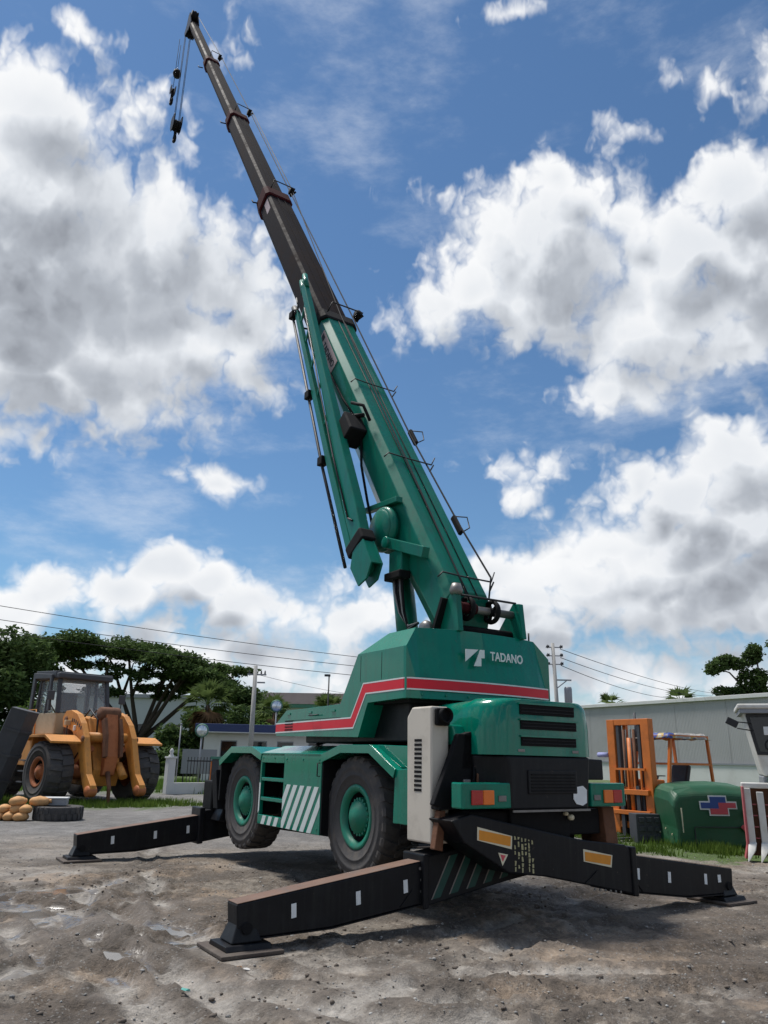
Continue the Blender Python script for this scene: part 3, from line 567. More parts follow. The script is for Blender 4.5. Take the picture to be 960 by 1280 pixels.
def palm(label, loc, h, r, nf, seed, skirt=0, group=None):
    rr = np.random.RandomState(seed); t = empty('palm_tree', loc); tag(t, label, 'palm tree', group)
    limbs([([(0, 0, -.1), (.08, 0, h * .5), (0, 0, h)], .24, .16)], t)
    def fans(n, lo, hi, rad, name, m):
        Q = []
        for i in range(n):
            az = rr.uniform(0, 6.28); el = rr.uniform(lo, hi); d = np.array([math.cos(az) * math.cos(el), math.sin(az) * math.cos(el), math.sin(el)])
            side = np.cross(d, [0, 0, 1.0]); side /= np.linalg.norm(side) + 1e-6; nrm = np.cross(side, d)
            base = np.array([0, 0, h]) + d * rad * .42
            for kx in np.linspace(-1.25, 1.25, 13):
                fd = d * math.cos(kx) + side * math.sin(kx); L = rad * .62 * (1 - .12 * abs(kx)) * rr.uniform(.85, 1.1); w = np.cross(fd, nrm) * .035 * rad
                mid = base + fd * L * .55; tip = base + fd * L - np.array([0, 0, .14 * rad * rr.uniform(.4, 1.5)])
                Q.append([base, mid - w, tip, mid + w])
            ww = side * .02 * rad; Q.append([np.array([0, 0, h]) - ww, np.array([0, 0, h]) + ww, base + ww, base - ww])
        return quads_obj(name, np.array(Q), m, rr.rand(len(Q)), t)
    fans(nf, -.35, 1.4, r, 'crown', M['palm'])
    if skirt: fans(skirt, -1.35, -.5, r * .9, 'dead_fronds', M['deadpalm'])
    return t
palm('fan palm with brown dead skirt beside the umbrella tree', (-13.2, 60, 0), 5.3, 2.3, 34, 1, 22)
palm('fan palm behind the green low deck, next to the utility pole', (-8.75, 65, 0), 5.1, 1.9, 26, 2, 5)
palm('small fan palm crown peeping over the crane deck near the street lamp', (-4.9, 75, 0), 5.9, 2.2, 24, 3)
palm('palm top above warehouse roof, next to the crane tail', (32.5, 110, 0), 9.2, 2.6, 15, 4, group='palms behind the warehouse')
palm('palm top above warehouse roof, directly behind the forklift guard', (42.5, 110, 0), 9.8, 3.2, 15, 5, group='palms behind the warehouse')

# ------------------------------------------------------------------ buildings
# warehouse
A = Vector((20.5, 92, 0)); B = Vector((46, 46, 0)); L = (B - A).length; rz = math.atan2(B.y - A.y, B.x - A.x)
w = empty('warehouse', A, rz); tag(w, 'long grey clad warehouse with white base wall behind the forklift', 'warehouse')
npan = 9; pw = L / npan
pan = None
for i in range(npan):
    if pan is None:
        b = MB(); nr = 34
        for k in range(nr):       # ribbed sheet
            x0 = k * (pw - .05) / nr; x1 = (k + .5) * (pw - .05) / nr; x2 = (k + 1) * (pw - .05) / nr
            for (xa, xb, y) in ((x0, x1, 0), (x1, x2, .014)): b.add([(xa, y, 1.9), (xb, y, 1.9), (xb, y, 7.5), (xa, y, 7.5)], [(0, 1, 2, 3)])
            b.add([(x1, 0, 1.9), (x1, .014, 1.9), (x1, .014, 7.5), (x1, 0, 7.5)], [(0, 1, 2, 3)])
        pan = b.build('cladding_panel', M['ware'], w, fixn=False); pan.location = (0, 0, 0)
    else:
        o = pan.copy(); COL.objects.link(o); o.parent = w; o.location = (i * pw, 0, 0)
MB().box(0, L, .05, 14, 0, 7.4).build('inner_wall', M['ware'], w)
MB().box(-.1, L + .1, -.12, .04, 0, 1.75).build('base_wall', M['wallwhite'], w)
MB().box(-.1, L + .1, -.2, -.02, 1.75, 1.9).build('ledge', M['greytrim'], w)
MB().box(-.3, L + .3, -.25, 14.2, 7.5, 7.85).build('roof', M['wallwhite'], w, .03)
# guard house
gh = empty('guard_house', (-10.6, 48, 0), R(4)); tag(gh, 'small white guard house with dark blue roof fascia behind the front wheel', 'guard house')
wl = MB(); ops = [(1.0, 2.0), (2.8, 3.8), (4.4, 5.4), (6.3, 7.2)]
wl.box(0, 11, 0, .12, 0, 1.5); wl.box(0, 11, 0, .12, 2.55, 3.0); xs = [0] + [v for o_ in ops for v in o_] + [11]
for i in range(0, len(xs), 2): wl.box(xs[i], xs[i + 1], 0, .12, 1.5, 2.55)
wl.box(0, .12, .12, 4, 0, 3.0); wl.box(10.88, 11, .12, 4, 0, 3.0); wl.box(0, 11, 4, 4.12, 0, 3.0)
wl.build('wall', M['wallwhite'], gh)
for (a, b_) in ops:
    f = MB().box(a, b_, .03, .07, 1.5, 1.56).box(a, b_, .03, .07, 2.49, 2.55).box(a, a + .05, .03, .07, 1.56, 2.49).box(b_ - .05, b_, .03, .07, 1.56, 2.49).build('window', M['greytrim'], gh)
    MB().box(a + .05, b_ - .05, .045, .055, 1.56, 2.49).build('pane', M['glassdark'], f)
MB().box(-.5, 11.5, -.6, 4.6, 3.0, 3.48).build('roof', M['bluefascia'], gh, .02)
MB().box(-.45, 11.45, -.62, -.6, 2.97, 3.02).build('roof_trim', M['wallwhite'], gh)
# pale hall behind the umbrella tree
hb = empty('pale_hall', (-44, 112, 0), R(-3)); tag(hb, 'pale grey industrial hall seen through the umbrella tree limbs', 'hall')
MB().box(0, 24, 0, 20, 0, 9.2).build('wall', mat('pale_hall_wall', (.42, .44, .46), .7, 0, .05, .1), hb)
MB().box(-.4, 24.4, -.4, 20.4, 9.2, 9.7).build('roof', M['greytrim'], hb)
for i in range(4):
    wn_ = MB().box(3 + i * 5.4, 5.2 + i * 5.4, -.06, -.01, 4.2, 5.6).build('window', M['glassdark'], hb)
# pale green hall behind the utility pole
hg = empty('green_trim_hall', (-19.5, 112, 0), R(-4)); tag(hg, 'pale hall with green eaves and dark roof behind the utility pole', 'hall')
MB().box(0, 26, 0, 18, 0, 8.3).build('wall', mat('green_hall_wall', (.44, .48, .46), .7, 0, .05, .1), hg)
MB().box(-.5, 26.5, -.5, 18.5, 8.3, 8.8).build('eaves', M['greenroof'], hg)
MB().prism([(-.6, 8.8), (18.6, 8.8), (17, 10.4), (.4, 10.4)], -.4, 26.4, 'x').build('roof', M['darkroof'], hg)
for i in range(9):
    MB().box(1 + i * 2.7, 2.6 + i * 2.7, -.06, -.01, 5.2, 6.4).build('window', M['glassdark'], hg)

# ------------------------------------------------------------------ gate wall, fence, mirrors, poles
gw_ = empty('gate_wall', (-9.25, 35.6, 0), math.atan2(3.0, 1.6)); tag(gw_, 'low white gate wall with white pillar and finial behind front outrigger', 'gate wall')
gw_.rotation_euler[2] = math.atan2(2.2, 2.6)
MB().box(-.17, .17, -.17, .17, 0, 1.5).box(-.21, .21, -.21, .21, 1.5, 1.58).build('pillar', M['wallwhite'], gw_, .01)
MB().lathe([(.0, 1.95), (.05, 1.9), (.1, 1.8), (.06, 1.7), (.12, 1.62), (.12, 1.58)], 16, 'z').build('finial', M['wallwhite'], gw_)
MB().box(.17, 2.9, -.1, .1, 0, .48).build('wall', M['wallwhite'], gw_, .01)
fe = empty('iron_fence', (-8.95, 36.6, 0), math.atan2(2.2, 2.6)); tag(fe, 'black iron bar fence standing behind the low white gate wall', 'fence')
for i in range(14): MB().box(.25 + i * .16 - .012, .25 + i * .16 + .012, -.012, .012, .1, 1.58).build('bar', M['iron'], fe)
MB().box(.2, 2.4, -.02, .02, .35, .4).box(.2, 2.4, -.02, .02, 1.38, 1.43).build('rail', M['iron'], fe)
bd = empty('grey_board', (-10.1, 41, 0), R(8)); tag(bd, 'plain grey board on two posts behind the iron fence', 'board')
MB().box(0, 1.75, -.02, .02, .75, 1.95).build('panel', M['greytrim'], bd); MB().box(.1, .16, .02, .08, 0, 1.9).build('leg', M['iron'], bd); MB().box(1.55, 1.61, .02, .08, 0, 1.9).build('leg', M['iron'], bd)
fp = MB().tube([(-9.2, 36.6, 0), (-9.2, 36.6, 3.0)], .03, 8).lathe([(0, .07), (.05, .04), (.05, 0)], 10, 'z', (-9.2, 36.6, 3.0)).build('pipe_post', M['greytrim']); tag(fp, 'thin grey pipe post rising behind the white pillar', 'post')
def road_mirror(label, x, y, z, r):
    t = empty('road_mirror', (x, y, 0), 0); tag(t, label, 'mirror')
    MB().tube([(0, .08, 0), (0, .08, z)], .045, 8).build('post', M['greytrim'], t)
    MB().lathe([(0, -.10), (r * .5, -.075), (r * .85, -.03), (r, 0)], 24, 'y', (0, 0, z)).build('mirror_face', M['mirrorblue'], t)
    MB().lathe([(r, -.05), (r * 1.12, -.02), (r * 1.12, .05), (r, .06), (0, .06)], 24, 'y', (0, 0, z)).build('back_shell', M['greenroof'], t)
road_mirror('convex road mirror on post above the iron fence', -8.98, 40, 2.85, .30)
road_mirror('round convex road mirror seen just over the crane deck nose', -6.6, 50, 4.75, .34)
bn = empty('service_cabinet', (-7.6, 36.5, 0), R(10)); tag(bn, 'dark cabinet with orange side and green top behind front outrigger', 'cabinet')
MB().box(0, .75, 0, .6, 0, 1.5).build('body', M['greyblack'], bn, .02); MB().box(-.06, -.004, .02, .58, .6, 1.4).build('side_panel', M['forkorange'], bn); MB().box(-.08, .8, -.05, .65, 1.5, 1.62).build('top', M['greenroof'], bn)
# utility pole left
up_ = empty('utility_pole', (-7.25, 45, 0)); tag(up_, 'round concrete utility pole behind the crane deck nose', 'utility pole')
MB().tube([(0, 0, 0), (-.05, 0, 6.7)], [.16, .11], 14).build('pole', M['concrete'], up_)
MB().box(-.5, .6, -.05, .05, 6.15, 6.23).box(.1, .55, -.05, .05, 5.7, 5.78).build('cross_arm', M['greytrim'], up_)
for x in (-.4, .3, .52): MB().lathe([(.0, .2), (.05, .18), (.03, .12), (.06, .06), (.03, 0)], 10, 'z', (x, 0, 6.23)).build('insulator', M['greyblack'], up_)
# utility pole right with stacked insulators and transformer
ur = empty('utility_pole', (9.1, 40, 0)); tag(ur, 'steel utility pole with stacked insulators and transformer, right of crane tail', 'utility pole')
MB().tube([(.1, 0, 0), (-.08, 0, 7.65)], [.13, .085], 14).build('pole', M['concrete'], ur)
for i in range(3):
    z = 7.45 - i * .44
    MB().bar((-.45, 0, z - .02), (.35, 0, z - .02), .05, .05).build('cross_arm', M['greytrim'], ur)
    for x in (-.42, .28):
        MB().lathe([(.0, .16), (.09, .14), (.05, .10), (.11, .06), (.04, 0)], 12, 'x', (x, 0, z + .02)).build('insulator', M['greyblack'], ur)
MB().bar((0, 0, 5.75), (.8, 0, 5.75), .07, .07).bar((0, 0, 5.3), (.55, 0, 5.72), .05, .05).build('bracket', M['greytrim'], ur)
MB().lathe([(0, .0), (.18, .02), (.2, .1), (.2, .75), (.17, .85), (0, .86)], 16, 'z', (.6, 0, 4.55)).build('transformer', M['greytrim'], ur)
def wire(label, a, b_, sag, r=.018):
    a, b_ = Vector(a), Vector(b_); pts = []
    for i in range(25):
        t = i / 24; p = a.lerp(b_, t); p.z -= 4 * sag * t * (1 - t); pts.append(p)
    o = MB().tube(pts, r, 5).build('power_line', M['rope']); tag(o, label, 'power line', 'overhead power lines')
wire('highest overhead cable above the trees', (-24, 38.4, 9.35), (8.0, 52.2, 7.45), .35)
wire('middle overhead cable above the trees', (-24, 38.4, 8.6), (8.0, 52.2, 6.95), .35)
wire('lowest overhead cable, passing the left utility pole top', (-24, 38.0, 7.9), (8.0, 52.2, 6.35), .3)
wire('thin cable dropping from left pole towards the street lamp', (-7.2, 45, 6.2), (2, 75, 7.2), .3, .012)
wire('upper cable from the insulator pole over the warehouse', (9.4, 40, 7.35), (37.7, 85, 9.15), .4)
wire('middle cable from the insulator pole over the warehouse', (9.4, 40, 6.9), (36.4, 85, 8.95), .5)
wire('lower cable from the insulator pole over the warehouse', (9.4, 40, 6.5), (33.7, 85, 8.72), .6)
sl = empty('street_lamp', (-4.65, 70, 0)); tag(sl, 'tall dark street lamp with short arm behind the crane deck', 'street lamp')
MB().tube([(0, 0, 0), (0, 0, 8.7)], [.1, .06], 10).build('pole', M['iron'], sl); MB().box(-.42, .12, -.1, .1, 8.65, 8.85).build('lamp_head', M['greyblack'], sl, .03)

# ------------------------------------------------------------------ wheels
def wheel_parts(parent, Rr, w, rim_r, nl, lug, mt_rim, deep=.1, bolts=10, skew=.10, hubr=None, side=1):
    """axis y, outer face towards +y; parent is the wheel Empty at its centre"""
    hw = w / 2; hubr = hubr or rim_r * .54
    b = MB().lathe([(rim_r * .98, -hw * .75), (rim_r * 1.06, -hw * .92), (Rr * .80, -hw), (Rr * .93, -hw * .97), (Rr - lug, -hw * .82), (Rr - lug * .9, -hw * .3), (Rr - lug * .9, hw * .3), (Rr - lug, hw * .82), (Rr * .93, hw * .97), (Rr * .845, hw * 1.0), (Rr * .84, hw * 1.012), (Rr * .80, hw * 1.012), (Rr * .795, hw), (Rr * .70, hw * .985), (Rr * .695, hw * 1.0), (Rr * .675, hw * 1.0), (Rr * .67, hw * .975), (rim_r * 1.12, hw * .93), (rim_r * 1.05, hw * .86), (rim_r * .98, hw * .75)], 56)
    for k in range(nl):
        for sgn in (-1, 1):
            a0 = 2 * math.pi * (k + (.25 * sgn)) / nl; da = 2 * math.pi / nl * .27; sk = skew
            ring = []
            for (yy, aa, rr) in ((.02, sk, Rr), (.55, sk * .5, Rr), (.9, 0, Rr - lug * .35), (.985, 0, Rr - lug * 1.9)):
                ring.append((yy * hw * sgn, a0 + aa, rr))
            for s0, s1 in zip(ring[:-1], ring[1:]):
                vs = []
                for (yy, a, rr) in (s0, s1):
                    for aa in (a - da, a + da):
                        for r_ in (rr - lug * 1.4, rr): vs.append((r_ * math.cos(aa), yy, r_ * math.sin(aa)))
                b.add(vs, [(1, 3, 7, 5), (0, 1, 5, 4), (2, 6, 7, 3), (0, 2, 3, 1), (4, 5, 7, 6)])
    b.build('tyre', M['rubber'], parent, fixn=False)
    rm = MB().lathe([(rim_r * 1.0, -hw * .7), (rim_r * 1.04, hw * .86), (rim_r * 1.0, hw * .92), (rim_r * .93, hw * .90), (rim_r * .82, hw * .82), (rim_r * .78, hw * .80 - deep * .5)], 40).build('rim', mt_rim, parent)
    MB().lathe([(rim_r * .783, hw * .80 - deep * .35), (rim_r * .77, hw * .8 - deep), (rim_r * .5, hw * .8 - deep * 1.1), (0, hw * .8 - deep * 1.1)], 40).build('rim_well', M['blackmatte'], parent)
    hb = MB().lathe([(hubr * 1.15, hw * .8 - deep * 1.1), (hubr * 1.15, hw * .8 - deep * .6), (hubr, hw * .8 - deep * .55), (hubr * .96, hw * .8), (hubr * .62, hw * .8 + .03), (hubr * .55, hw * .8 + .05), (0, hw * .8 + .055)], 36)
    for k in range(bolts):
        a = 2 * math.pi * k / bolts; c = (hubr * 1.06 * math.cos(a), hubr * 1.06 * math.sin(a))
        hb.lathe([(hubr * .11, hw * .8 - deep * .6), (hubr * .11, hw * .8 - deep * .6 + .05), (0, hw * .8 - deep * .6 + .052)], 6, 'y', (c[0], 0, c[1]), smooth=False)
    hb.build('hub', mt_rim, parent)

# ------------------------------------------------------------------ orange wheel loader
ld = empty('wheel_loader', (-10.2, 28.7, 0), R(-45)); ld.scale = (1.18, 1.18, 1.04); tag(ld, 'large rusty orange wheel loader without bucket, facing the yard', 'wheel loader')
wproto = None
for (x, s, rot) in ((0, -1, .1), (0, 1, .4), (-3.4, -1, .2), (-3.4, 1, .7)):
    if wproto is None:
        wproto = empty('wheel'); wproto.parent = ld; wheel_parts(wproto, .98, .74, .47, 17, .06, M['rustorange'], .16, 12, .05, .22); wn_ = wproto
    else: wn_ = copy_tree(wproto, ld)
    wn_.location = (x, s * 1.36, .98); wn_.rotation_euler = (0, rot, 0 if s > 0 else math.pi)
MB().prism([(-1.1, .6), (.75, .55), (.9, 1.1), (.55, 1.9), (.1, 2.75), (-.75, 2.85), (-1.1, 2.1)], -.42, .42).build('front_frame', M['orange'], ld, .03)
MB().tube([(0, -1.15, .98), (0, 1.15, .98)], .24, 14).build('front_axle', M['rustorange'], ld)
for s in (-1, 1):
    y0, y1 = s * .66, s * .84
    MB().prism([(-.65, 2.45), (-.75, 2.75), (-.55, 2.98), (-.2, 3.0), (.25, 2.86), (.62, 2.55), (.92, 2.1), (1.15, 1.5), (1.38, .95), (1.72, .62), (1.74, .38), (1.55, .26), (1.36, .38), (1.02, .92), (.74, 1.45), (.45, 1.95), (.05, 2.3), (-.35, 2.4)], min(y0, y1), max(y0, y1)).build('lift_arm', M['orange'], ld, .01)
    MB().lathe([(0, -.13), (.15, -.13), (.17, -.1), (.17, .1), (.15, .13), (0, .13)], 18, 'y', (1.58, s * .75, .44)).build('pin_boss', M['rustorange'], ld)
    MB().tube([(-.3, s * .42, 1.1), (.75, s * .50, 1.75)], .10, 12).build('lift_cylinder', M['rustorange'], ld)
    MB().prism([(-1.35, 2.0), (-1.2, 2.16), (.35, 2.16), (.85, 1.95), (.83, 1.88), (.33, 2.07), (-1.18, 2.07), (-1.28, 1.96)], min(s * .85, s * 1.76), max(s * .85, s * 1.76)).build('fender', M['orange'], ld, .01)
MB().tube([(.62, -.6, 2.1), (.62, .6, 2.1)], .17, 14).build('cross_tube', M['orange'], ld)
MB().prism([(.35, 2.55), (.42, 2.95), (.62, 3.02), (.82, 2.85), (.98, 2.3), (1.12, 1.5), (1.02, .9), (.86, .86), (.82, 1.4), (.66, 2.0), (.48, 2.4)], -.19, .19).build('bell_crank', M['rustorange'], ld, .03)
MB().prism([(.72, 2.65), (.9, 2.75), (1.12, 2.2), (1.22, 1.5), (1.08, 1.45), (.95, 2.1)], .19, .29).prism([(.72, 2.65), (.9, 2.75), (1.12, 2.2), (1.22, 1.5), (1.08, 1.45), (.95, 2.1)], -.29, -.19).build('crank_cheek', M['rust'], ld, .01)
MB().tube([(-.6, 0, 2.62), (.15, 0, 2.78)], .15, 14).tube([(.15, 0, 2.78), (.6, 0, 2.86)], .08, 12).build('tilt_cylinder', M['rustorange'], ld)
MB().lathe([(0, -.3), (.2, -.3), (.22, -.26), (.22, .26), (.2, .3), (0, .3)], 18, 'y', (.58, 0, 2.9)).build('crank_pin', M['rust'], ld)
MB().tube([(1.05, -.05, 1.0), (1.35, -.1, .55), (1.5, -.15, -.02)], [.07, .06, .05], 10).build('hanging_link', M['rust'], ld)
MB().tube([(.9, .33, 1.25), (1.3, .33, .85)], .12, 12).build('bucket_link', M['orange'], ld)
MB().prism([(-1.3, .7), (-1.2, 2.0), (-2.9, 2.0), (-5.4, 2.0), (-5.5, .9), (-4.8, .7)], -.55, .55).build('rear_frame', M['orange'], ld, .03)
MB().prism([(-3.0, 2.0), (-3.0, 2.95), (-5.3, 2.8), (-5.5, 2.0)], -.85, .85).build('engine_hood', M['orange'], ld, .05)
MB().box(-2.9, -1.15, -1.5, -.72, 1.15, 2.14).build('side_tank', M['orange'], ld, .03)
MB().box(-2.9, -1.15, .72, 1.5, 1.15, 2.14).build('side_tank', M['orange'], ld, .03)
cb = MB().box(-2.9, -1.25, -.86, .86, 2.2, 2.95); cabb = cb.build('cab', M['creamcab'], ld, .03)
def cabpost(p, q, w=.12): MB().bar(p, q, w, w).build('post', M['greyblack'], cabb)
for s in (-1, 1):
    cabpost((-1.25, s * .82, 2.93), (-1.5, s * .78, 4.15)); cabpost((-2.85, s * .82, 2.93), (-2.85, s * .78, 4.15)); cabpost((-2.15, s * .82, 2.93), (-2.2, s * .78, 4.15), .09)
MB().box(-3.0, -1.3, -.92, .92, 4.15, 4.36).build('roof', M['greyblack'], cabb, .05)
MB().prism([(-1.66, 3.02), (-1.5, 3.02), (-1.62, 4.3), (-3.0, 4.42), (-3.1, 4.42), (-3.1, 2.2), (-2.9, 2.2), (-2.9, 4.2), (-1.75, 4.15)], -1.02, -.94).prism([(-1.66, 4.2), (-1.5, 4.2), (-1.52, 4.42), (-3.1, 4.5), (-3.1, 4.42)], -.94, 1.0).build('guard_frame', M['greyblack'], ld, .02)
MB().prism([(-1.24, 2.97), (-1.22, 2.97), (-1.47, 4.14), (-1.49, 4.14)], -.76, .76).build('windshield', M['glass'], cabb)
for s in (-1, 1): MB().prism([(-2.8, 2.97), (-1.32, 2.97), (-1.55, 4.1), (-2.8, 4.1)], s * .81 - .008, s * .81 + .008).build('side_window', M['glass'], cabb)
MB().box(-2.82, -2.8, -.76, .76, 2.97, 4.12).build('rear_window', M['glass'], cabb)
MB().box(-2.55, -2.05, -.28, .28, 2.9, 3.1).box(-2.55, -2.42, -.28, .28, 3.1, 3.75).build('seat', M['seat'], cabb, .04)
MB().tube([(-1.7, 0, 2.95), (-1.85, 0, 3.25)], .03, 8).build('steering_column', M['seat'], cabb)
for s in (-1, 1):
    MB().tube([(-1.25, s * .9, 2.95), (-1.05, s * 1.15, 3.2), (-1.05, s * 1.18, 3.45)], .018, 6).build('mirror_arm', M['iron'], ld)
    MB().box(-1.08, -1.02, s * 1.18 - .11, s * 1.18 + .11, 3.35, 3.68).build('mirror', M['greyblack'], ld, .02)
    MB().tube([(-1.2, s * 1.45, 2.14), (-1.2, s * 1.5, 3.0), (-2.6, s * 1.5, 3.0), (-2.6, s * 1.45, 2.14)], .02, 6).build('handrail', M['orange'], ld)
    for k in range(3): MB().box(-1.6, -1.15, s * 1.5 + (0 if s > 0 else -.12), s * 1.5 + (.12 if s > 0 else 0), .6 + k * .35, .64 + k * .35).build('step', M['greyblack'], ld)
    MB().box(.2, .28, s * .8 - .1, s * .8 + .1, 2.3, 2.48).build('headlamp', M['white'], ld, .02)
for k in range(4):
    MB().tube([(-.4, -.34 + .2 * k, 2.75), (.05, -.36 + .22 * k, 3.05), (.5, -.3 + .2 * k, 2.7), (.55, -.3 + .2 * k, 2.2)], .028, 7).build('hydraulic_hose', M['seat'], ld)
for s in (-1, 1):
    MB().tube([(-.3, s * .5, 1.4), (.2, s * .56, 1.75), (.5, s * .5, 1.3), (.3, s * .45, .95)], .026, 7).build('hydraulic_hose', M['seat'], ld)
    for (x, z) in ((-.45, 2.7), (.85, 2.05)): MB().lathe([(0, -.02), (.09, -.02), (.10, 0), (.09, .02), (0, .02)], 14, 'y', (x, s * .85, z)).build('pivot_pin', M['rust'], ld)
    MB().bar((-.2, s * .9, 2.16), (-.2, s * .9, 2.5), .03, .03).build('lamp_stalk', M['iron'], ld)
    MB().box(-.24, -.12, s * .9 - .1, s * .9 + .1, 2.48, 2.66).build('work_lamp', M['creamcab'], ld, .02)
for k in range(6): MB().box(-.06 + .13 * k, .01 + .13 * k, -.845, -.8405, 2.60 - .02 * k ** 1.6, 2.72 - .02 * k ** 1.6).build('stencil_mark', M['seat'], ld)
MB().tube([(-3.4, .4, 2.9), (-3.4, .4, 3.6)], .07, 10).build('exhaust_stack', M['rust'], ld)
MB().box(-1.15, -.8, -.6, .6, 2.15, 2.5).build('valve_cover', M['rust'], ld, .03)

# steel bucket standing by the loader
bk = empty('steel_bucket', (-13.1, 27.6, 0), R(20)); tag(bk, 'dark grey steel bucket standing on end left of the wheel loader', 'bucket')
prof = [(0, 0), (.15, -.55), (.55, -.95), (1.05, -1.0), (1.05, -.94), (.6, -.88), (.22, -.52), (.07, 0)]
MB().prism([(p[0] - .5, p[1] + .5) for p in prof], 0, 2.95, 'z').build('shell', M['greyblack'], bk, .01)
MB().prism([(-.5, .5), (-.35, -.05), (.05, -.45), (.55, -.5), (.2, .3)], 2.95, 3.02, 'z').build('end_plate', M['greyblack'], bk)
MB().prism([(-.5, .5), (-.35, -.05), (.05, -.45), (.55, -.5), (.2, .3)], -.0, .07, 'z').build('end_plate', M['greyblack'], bk)
for z in (.7, 1.5, 2.3): MB().prism([(-.53, .5), (-.38, -.07), (.03, -.49), (.55, -.54), (.55, -.505), (.05, -.455), (-.35, -.055), (-.5, .5)], z, z + .08, 'z').build('rib', M['greyblack'], bk)
MB().box(.50, .62, -.52, -.42, 0, 3.0).build('cutting_edge', M['steel'], bk)
bk.rotation_euler = (R(14), R(-8), R(120)); bk.location = (-12.75, 26.4, .1)
# boards, tyre, sacks
bb = MB().box(-.24, .24, -.015, .015, 0, 1.05).build('leaning_board', M['bluegrey'], None, .004); bb.location = (-11.55, 27.55, 0); bb.rotation_euler = (R(-16), R(12), R(-14)); tag(bb, 'blue-grey board leaning on the near front loader wheel', 'board')
ty = empty('flat_tyre', (-8.35, 21.35, .17)); tag(ty, 'old black tyre lying flat beside the sack pile', 'tyre')
wheel_parts(ty, .62, .34, .30, 24, .02, M['rubber'], .05, 0, .05); 
for ch in list(ty.children):
    if ch.name.startswith(('rim', 'hub')): bpy.data.objects.remove(ch)
ty.rotation_euler = (R(90), 0, 0)
bt = empty('grey_crate', (-8.55, 21.45, .345), R(12)); tag(bt, 'pale grey metal box with cover lying on the flat tyre', 'box')
MB().box(-.34, .34, -.2, .2, 0, .16).build('body', M['greytrim'], bt, .015); MB().box(-.36, .36, -.22, .22, .16, .2).build('lid', M['wallwhite'], bt, .01)
def sack(loc, rz, s, label):
    rr = random.Random(int(loc[0] * 1000)); b = MB(); n = 14; rings = []
    for i in range(9):
        t_ = i / 8; x = (t_ - .5) * .46; rad = .155 * (math.sin(math.pi * (.08 + .84 * t_)) ** .55) * (1 + .05 * math.sin(i * 2.1))
        rings.append([(x, rad * 1.15 * math.cos(2 * math.pi * k / n) * (1 + .05 * rr.uniform(-1, 1)), max(-.10, rad * .85 * math.sin(2 * math.pi * k / n)) + .10) for k in range(n)])
    b.loft(rings, True, True); b.tube([(.22, 0, .1), (.29, .01, .12)], [.03, .055], 8)
    o = b.build('sack', M['sack'], None); o.location = loc; o.rotation_euler = (0, 0, rz); o.scale = (s * .88, s * .92, s * .9); tag(o, label, 'sack', 'pile of tan sacks'); return o
row = [(-9.05, 'bottom sack nearest the flat tyre in the tan pile'), (-9.38, 'second bottom sack from the flat tyre in the tan pile'), (-9.72, 'third bottom sack from the flat tyre in the tan pile'), (-10.06, 'bottom tan sack farthest from the flat tyre')]
for i, (x, l) in enumerate(row): sack((x + .04 * i, 20.75 + .03 * i, 0), R(80 + 14 * (i % 3)), 1.05, l)
row = [(-9.0, 'middle-row sack nearest the flat tyre in the tan pile'), (-9.22, 'middle-row sack under the topmost tan sack'), (-9.55, 'middle-row tan sack left of the topmost sack'), (-9.9, 'middle-row tan sack farthest from the flat tyre')]
for i, (x, l) in enumerate(row): sack((x, 20.85 + .02 * i, .175), R(95 - 12 * (i % 2)), 1.0, l)
sack((-9.25, 20.9, .35), R(70), 1.1, 'topmost sack of the tan pile'); sack((-8.78, 21.1, .345), R(10), 1.15, 'single tan sack lying on the flat tyre')

# ------------------------------------------------------------------ forklift
fk = empty('forklift', (6.12, 19.3, 0), math.atan2(-.5, -.86)); tag(fk, 'worn orange forklift with tall mast and tarp-covered overhead guard', 'forklift')
for s in (-1, 1):
    MB().box(-.11, .07, s * .54 - .12, s * .54 + .12, .12, 2.74).build('mast_rail', M['forkorange'], fk, .012)
    MB().box(-.06, .05, s * .33 - .045, s * .33 + .045, .2, 2.6).build('inner_rail', M['greyblack'], fk, .006)
    MB().tube([(.02, s * .16, .3), (.02, s * .16, 2.5)], .035, 8).build('lift_chain', M['rust'], fk)
    MB().box(.07, .13, s * .25 - .05, s * .25 + .05, .08, 1.2).box(.07, 1.0, s * .25 - .05, s * .25 + .05, .05, .09).build('fork', M['greyblack'], fk)
    wl_ = empty('wheel'); wl_.parent = fk; wheel_parts(wl_, .34, .26, .19, 22, .02, M['forkorange'], .05, 6, .04); wl_.location = (-.38, s * .55, .34); wl_.rotation_euler = (0, 0, 0 if s > 0 else math.pi)
    wl_ = empty('wheel'); wl_.parent = fk; wheel_parts(wl_, .27, .2, .14, 20, .02, M['forkorange'], .05, 6, .04); wl_.location = (-1.85, s * .5, .27); wl_.rotation_euler = (0, 0, 0 if s > 0 else math.pi)
    MB().bar((-.62, s * .52, 1.0), (-.85, s * .52, 2.35), .07, .07).build('guard_post', M['forkorange'], fk)
    MB().bar((-2.3, s * .52, 1.05), (-2.2, s * .52, 2.35), .06, .06).build('guard_post', M['forkorange'], fk)
    MB().bar((-.75, s * .52, 1.72), (-2.22, s * .52, 1.72), .05, .05).build('guard_rail', M['forkorange'], fk)
MB().tube([(.0, 0, .3), (.0, 0, 2.3)], .07, 12).build('lift_cylinder', M['forkorange'], fk)
